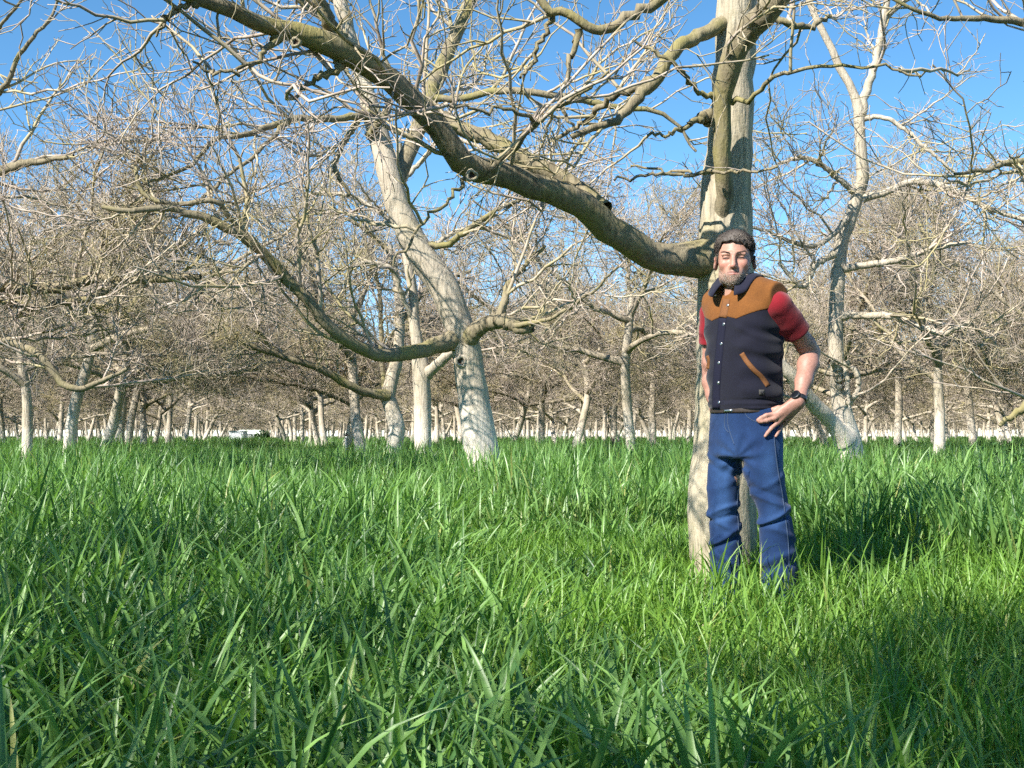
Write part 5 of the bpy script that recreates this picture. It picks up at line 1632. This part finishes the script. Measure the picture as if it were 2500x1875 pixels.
# --- hair and beard: a soft mass plus many fine locks
def hair_sdf(p):
    q = to_head(p)
    m = hair_mask(q)
    thick = 0.0035 + 0.016 * ss(0.03, 0.11, q[:, 2]) + 0.003 * ss(-0.02, -0.09, q[:, 1]) * (q[:, 2] > 0.05)
    t = thick * m - 0.010 * (1 - m)
    lock = 0.0012 * np.sin(q[:, 0] * 310 + 4 * np.sin(q[:, 2] * 60) + q[:, 1] * 90) + 0.002 * rough(q, 90.0, 1.0)
    sk = ell(q, (0, 0.016, 0.030), (0.077, 0.099, 0.090))
    sk = smin(sk, ell(q, (0, -0.030, -0.040), (0.064, 0.063, 0.080)), 0.035)
    return sk - t - lock * m
def hair_color(q, rng=None):
    n = len(q)
    grey = 0.12 + 0.52 * np.exp(-(((q[:, 1] + 0.085) / 0.05) ** 2)) * ss(0.05, 0.09, q[:, 2]) + 0.25 * (np.abs(q[:, 0]) > 0.06) * (q[:, 2] < 0.04)
    grey = np.clip(grey + 0.35 * rough(q, 70.0, 2.0), 0, 1)
    return np.array([0.030, 0.021, 0.017])[None] * (1 - grey[:, None]) + np.array([0.17, 0.145, 0.125])[None] * grey[:, None]
hx, hy, hz = HC
hair_o = sdf_part('hair', hair_sdf, ((hx - 0.125, hx + 0.125), (hy - 0.145, hy + 0.155), (hz - 0.12, hz + 0.165)), 0.0034, M['hair'], lambda V: hair_color(to_head(V)) * 0.7, man, 0)
def locks(name, pts_q, dirs, length, r, cols, mat, parent, seg=3, lift=0.4, rng=None):
    n = len(pts_q)
    P4 = np.zeros((n, seg + 1, 3)); P4[:, 0] = pts_q
    d = norm(dirs)
    for s in range(seg):
        d = norm(d + rng.normal(size=d.shape) * 0.12 + np.array([0, 0, -0.10]))
        P4[:, s + 1] = P4[:, s] + d * (length / seg)[:, None]
    t = np.linspace(0, 1, seg + 1)[None]
    R4 = r[:, None] * (1 - 0.85 * t)
    v, f = tubes(P4, R4, 3)
    v = from_head(v)
    c = np.repeat(cols, (seg + 1) * 3, 0)
    o = link(name, make_mesh(name, v, f, mat, True, c), parent)
    o['kind'] = 'stuff'
    return o
def scalp_points(rng, n, maskf, sdff):
    out = []
    got = 0
    while got < n:
        d = norm(rng.normal(size=(n * 3, 3)))
        q = np.array([0, -0.005, 0.0]) + d * 0.02
        for _ in range(30):
            q = q + d * (-sdff(q))[:, None] * 0.9 if False else q + d * np.clip(-sdff(q), -0.02, 0.03)[:, None]
        k = maskf(q) > rng.uniform(0.3, 0.9, len(q))
        out.append(q[k]); got += k.sum()
    return np.concatenate(out)[:n]
rngh = np.random.default_rng(5)
hq = scalp_points(rngh, 11000, hair_mask, lambda q: hair_sdf(from_head(q)))
g = norm(hq - np.array([0, 0.02, 0.0]))
fr = ss(-0.035, -0.075, hq[:, 1]) * ss(0.045, 0.065, hq[:, 2])
sweep = np.stack([0.35 * np.sign(hq[:, 0] + 0.02) * np.abs(hq[:, 0]) / 0.07, 0.45 + 0 * hq[:, 0], -0.9 * ss(0.12, 0.03, hq[:, 2])], 1)
sweep = sweep * (1 - fr[:, None]) + fr[:, None] * (np.array([0.55, -0.15, -0.30]) + rngh.normal(size=(len(hq), 3)) * np.array([0.35, 0.1, 0.3]))
tdir = sweep - (sweep * g).sum(1, keepdims=True) * g
hc = hair_color(hq) * rngh.uniform(0.35, 2.3, (len(hq), 1))
locks('hair_locks', hq - g * 0.003, norm(tdir) + g * (0.08 + 0.14 * fr[:, None]), rngh.uniform(0.012, 0.026, len(hq)) * (0.45 + 0.55 * ss(0.02, 0.07, hq[:, 2])), rngh.uniform(0.0008, 0.0016, len(hq)), hc, M['hair'], hair_o, 4, rng=rngh)
bq = scalp_points(rngh, 3600, beard_mask, head_sdf)
g = norm(bq - np.array([0, 0.0, -0.03]))
fw = np.array([0, -0.15, -0.8]) - (np.array([0, -0.15, -0.8]) * g).sum(1, keepdims=True) * g
dark = np.clip(0.45 * rough(bq, 90.0, 3.0) + 0.45 * ss(0.035, 0.06, np.abs(bq[:, 0])) + 0.2 * (bq[:, 2] > -0.062), 0, 1)
bc = (np.array([0.48, 0.42, 0.36])[None] * (1 - dark[:, None]) + np.array([0.14, 0.085, 0.055])[None] * dark[:, None]) * rngh.uniform(0.55, 1.45, (len(bq), 1))
locks('beard', bq - g * 0.001, norm(fw) * 0.8 + g * 0.55, rngh.uniform(0.003, 0.0075, len(bq)), rngh.uniform(0.0006, 0.0010, len(bq)), bc, M['hair'], man, 2, rng=rngh)
ebq = scalp_points(rngh, 420, lambda q: np.exp(-((q[:, 2] - (0.0165 + 0.010 * np.clip((np.abs(q[:, 0]) - 0.012) / 0.03, 0, 1) - 0.10 * np.clip(np.abs(q[:, 0]) - 0.040, 0, 1))) / 0.0035) ** 2) * ss(0.009, 0.015, np.abs(q[:, 0])) * ss(0.055, 0.047, np.abs(q[:, 0])) * (q[:, 1] < -0.05), head_sdf)
locks('eyebrows', ebq, np.stack([np.sign(ebq[:, 0]) * 0.9, np.full(len(ebq), -0.35), np.full(len(ebq), 0.25)], 1), rngh.uniform(0.005, 0.009, len(ebq)), np.full(len(ebq), 0.0008), np.tile([[0.09, 0.06, 0.045]], (len(ebq), 1)), M['hair'], man, 2, rng=rngh)
# ------------------------------------------------------------------ small things among the trees
def box_mesh(name, sx, sy, sz, mat, bev=0.0):
    x, y = sx / 2, sy / 2
    v = [(-x, -y, 0), (x, -y, 0), (x, y, 0), (-x, y, 0), (-x, -y, sz), (x, -y, sz), (x, y, sz), (-x, y, sz)]
    f = [(0, 3, 2, 1), (4, 5, 6, 7), (0, 1, 5, 4), (1, 2, 6, 5), (2, 3, 7, 6), (3, 0, 4, 7)]
    return make_mesh(name, v, np.array(f), mat, False)
M['white_board'] = simple('white_painted_board', (0.78, 0.80, 0.80), 0.6, 0, 0.08, 6.0)
M['grey_roof'] = simple('pale_metal', (0.62, 0.65, 0.66), 0.4, 0.0, 0.1, 5.0)
def crate(label, px, d, n, bw, hh, depth, z0=0.0):
    c = P(px, HORIZON, d)
    t = thing('white_bin', label, 'bin', (c[0], c[1], float(ground_z(c[0], c[1])) + z0), 'white bins at the end of the alley', -ROW_YAW * 0.3)
    bm_ = box_mesh('board', bw * 0.93, 0.03, hh, M['white_board'])
    for i in range(n):
        for yy in (0.0, depth):
            o = link('board', bm_, t); o.location = ((i - (n - 1) / 2) * bw, yy, 0)
    sm = box_mesh('side_panel', 0.03, depth - 0.04, hh, M['white_board'])
    for s in (-1, 1):
        o = link('side_panel', sm, t); o.location = (s * (n * bw / 2 - 0.02), depth / 2, 0)
    o = link('lid', box_mesh('lid', n * bw + 0.06, depth + 0.10, 0.05, M['grey_roof']), t); o.location = (0, depth / 2, hh + 0.002)
crate('white boarded bin standing in the grass alley, the nearer and larger one', 577, 72.0, 8, 0.105, 1.14, 0.85)
crate('white boarded bin farther down the grass alley, the smaller one', 611, 118.0, 7, 0.11, 1.06, 0.85)

# sprinkler riser in front of a trunk
def sprinkler():
    c = P(845, HORIZON, 28.5)
    t = thing('sprinkler', 'thin white sprinkler riser standing in grass before the trunks right of the alley', 'sprinkler', (c[0], c[1], float(ground_z(c[0], c[1]))))
    K = 10
    def lathe(name, prof, mat):
        v = [(r * math.cos(2 * math.pi * k / K), r * math.sin(2 * math.pi * k / K), z) for (r, z) in prof for k in range(K)]
        f = [[i * K + k, i * K + (k + 1) % K, (i + 1) * K + (k + 1) % K, (i + 1) * K + k] for i in range(len(prof) - 1) for k in range(K)]
        return link(name, make_mesh(name, v, np.array(f), mat), t)
    lathe('riser', [(0.016, -0.1), (0.016, 0.84), (0.021, 0.845), (0.021, 0.88), (0.001, 0.88)], M['white_board'])
    lathe('sprinkler_head', [(0.012, 0.88), (0.030, 0.895), (0.034, 0.92), (0.014, 0.935), (0.014, 0.955), (0.024, 0.962), (0.001, 0.968)], M['watch_black'])
sprinkler()

# dead stump with a few suckers
def stump():
    rng = np.random.default_rng(3)
    c = P(1484, HORIZON, 24.0)
    t = thing('tree_stump', 'dark dead stump with thin suckers in the grass between the trunks', 'stump', (c[0], c[1], float(ground_z(c[0], c[1]))))
    T, R = grow(rng, np.array([[0, 0, -0.1]]), np.array([[0.05, 0, 1.0]]), np.array([0.98]), np.array([0.075]), np.array([0.05]), 8, 0.08, 0.0)
    v, f = tubes(T, R, 12, 0.16, rng)
    mt = simple('dead_wood', (0.075, 0.055, 0.042), 0.9, 0, 0.45, 14.0)
    link('trunk', make_mesh('trunk', v, f, mt), t)
    p, d, r, tt = spawn(rng, T, R, 7, 0.5, 1.0, 0.5, 1.2, 0.5)
    for i in range(7):
        B, Rb = grow(rng, p[i:i + 1], d[i:i + 1], np.array([rng.uniform(0.2, 0.45)]), np.array([0.012]), np.array([0.004]), 5, 0.2, 0.05)
        v, f = tubes(B, Rb, 5)
        link('sucker', make_mesh('sucker', v, f, mt), t)
stump()

# leafy weeds standing above the grass
m_, nt, b = nmat('weed_leaf')
oi = nd(nt, 'ShaderNodeAttribute'); oi.attribute_name = 'tint'
sepw = nd(nt, 'ShaderNodeSeparateColor'); nt.links.new(oi.outputs['Color'], sepw.inputs[0])
cw = mixc(nt, sepw.outputs[0], (0.022, 0.060, 0.018), (0.075, 0.155, 0.040))
nt.links.new(cw, b.inputs['Base Color']); b.inputs['Roughness'].default_value = 0.5
M['weed_leaf'] = m_
def weed(label, px, d, h, spread, nst, nlf, seed, lsize=0.045):
    rng = np.random.default_rng(seed)
    c = P(px, HORIZON, d)
    t = thing('leafy_weed', label, 'plant', (c[0], c[1], float(ground_z(c[0], c[1]))))
    az = rng.uniform(0, 6.28, nst); ln = rng.uniform(0.1, 1.0, nst) * spread / h
    D = np.stack([np.cos(az) * ln, np.sin(az) * ln, np.ones(nst)], 1)
    S, R = grow(rng, np.zeros((nst, 3)), D, h * rng.uniform(0.7, 1.1, nst), np.full(nst, 0.006), np.full(nst, 0.002), 7, 0.10, 0.03)
    v, f = tubes(S, R, 4)
    o = link('stems', make_mesh('stems', v, f, M['weed_leaf'], True, np.full((len(v), 3), 0.6)), t); o['kind'] = 'stuff'
    p, dd, r, tt = spawn(rng, S, R, nlf, 0.15, 1.0, 0.7, 1.4, 0.2)
    n = len(p)
    sz = rng.uniform(0.5, 1.15, n) * lsize
    up = norm(np.array([0, 0, 1.0]) + rng.normal(size=(n, 3)) * 0.45)
    side = norm(np.cross(dd, up)); nn = np.cross(side, dd)
    shape = [(0.0, 0.0, 0), (0.35, 0.42, -0.05), (0.75, 0.38, -0.06), (1.15, 0.0, -0.18), (0.75, -0.38, -0.06), (0.35, -0.42, -0.05), (0.55, 0.0, 0.06)]
    V = np.stack([p + dd * (a * sz)[:, None] + side * (b_ * sz)[:, None] + nn * (c_ * sz)[:, None] for (a, b_, c_) in shape], 1).reshape(-1, 3)
    bs = (np.arange(n) * 7)[:, None]
    F = np.concatenate([bs + np.array([[i, (i + 1) % 6, 6]]) for i in range(6)])
    o = link('leaves', make_mesh('leaves', V, F, M['weed_leaf'], True, np.repeat(rng.uniform(0, 1, (n, 1)), 7, 0) * np.ones((1, 3))), t); o['kind'] = 'stuff'
weed('dark green bushy weed at the right edge of the picture', 2486, 13.0, 0.80, 0.35, 34, 30, 4)
weed('low dark green weed left of the bushy weed at the right edge', 2412, 14.5, 0.72, 0.3, 24, 24, 5)
weed('small upright weed standing alone right of the forked tree', 2212, 19.0, 0.88, 0.14, 9, 24, 6, 0.05)
weed('round green bush far down the grass alley', 642, 112.0, 1.35, 1.3, 60, 40, 7, 0.14)
weed('small dark weed between the stump and a straight trunk', 1432, 22.0, 0.80, 0.2, 10, 22, 8)
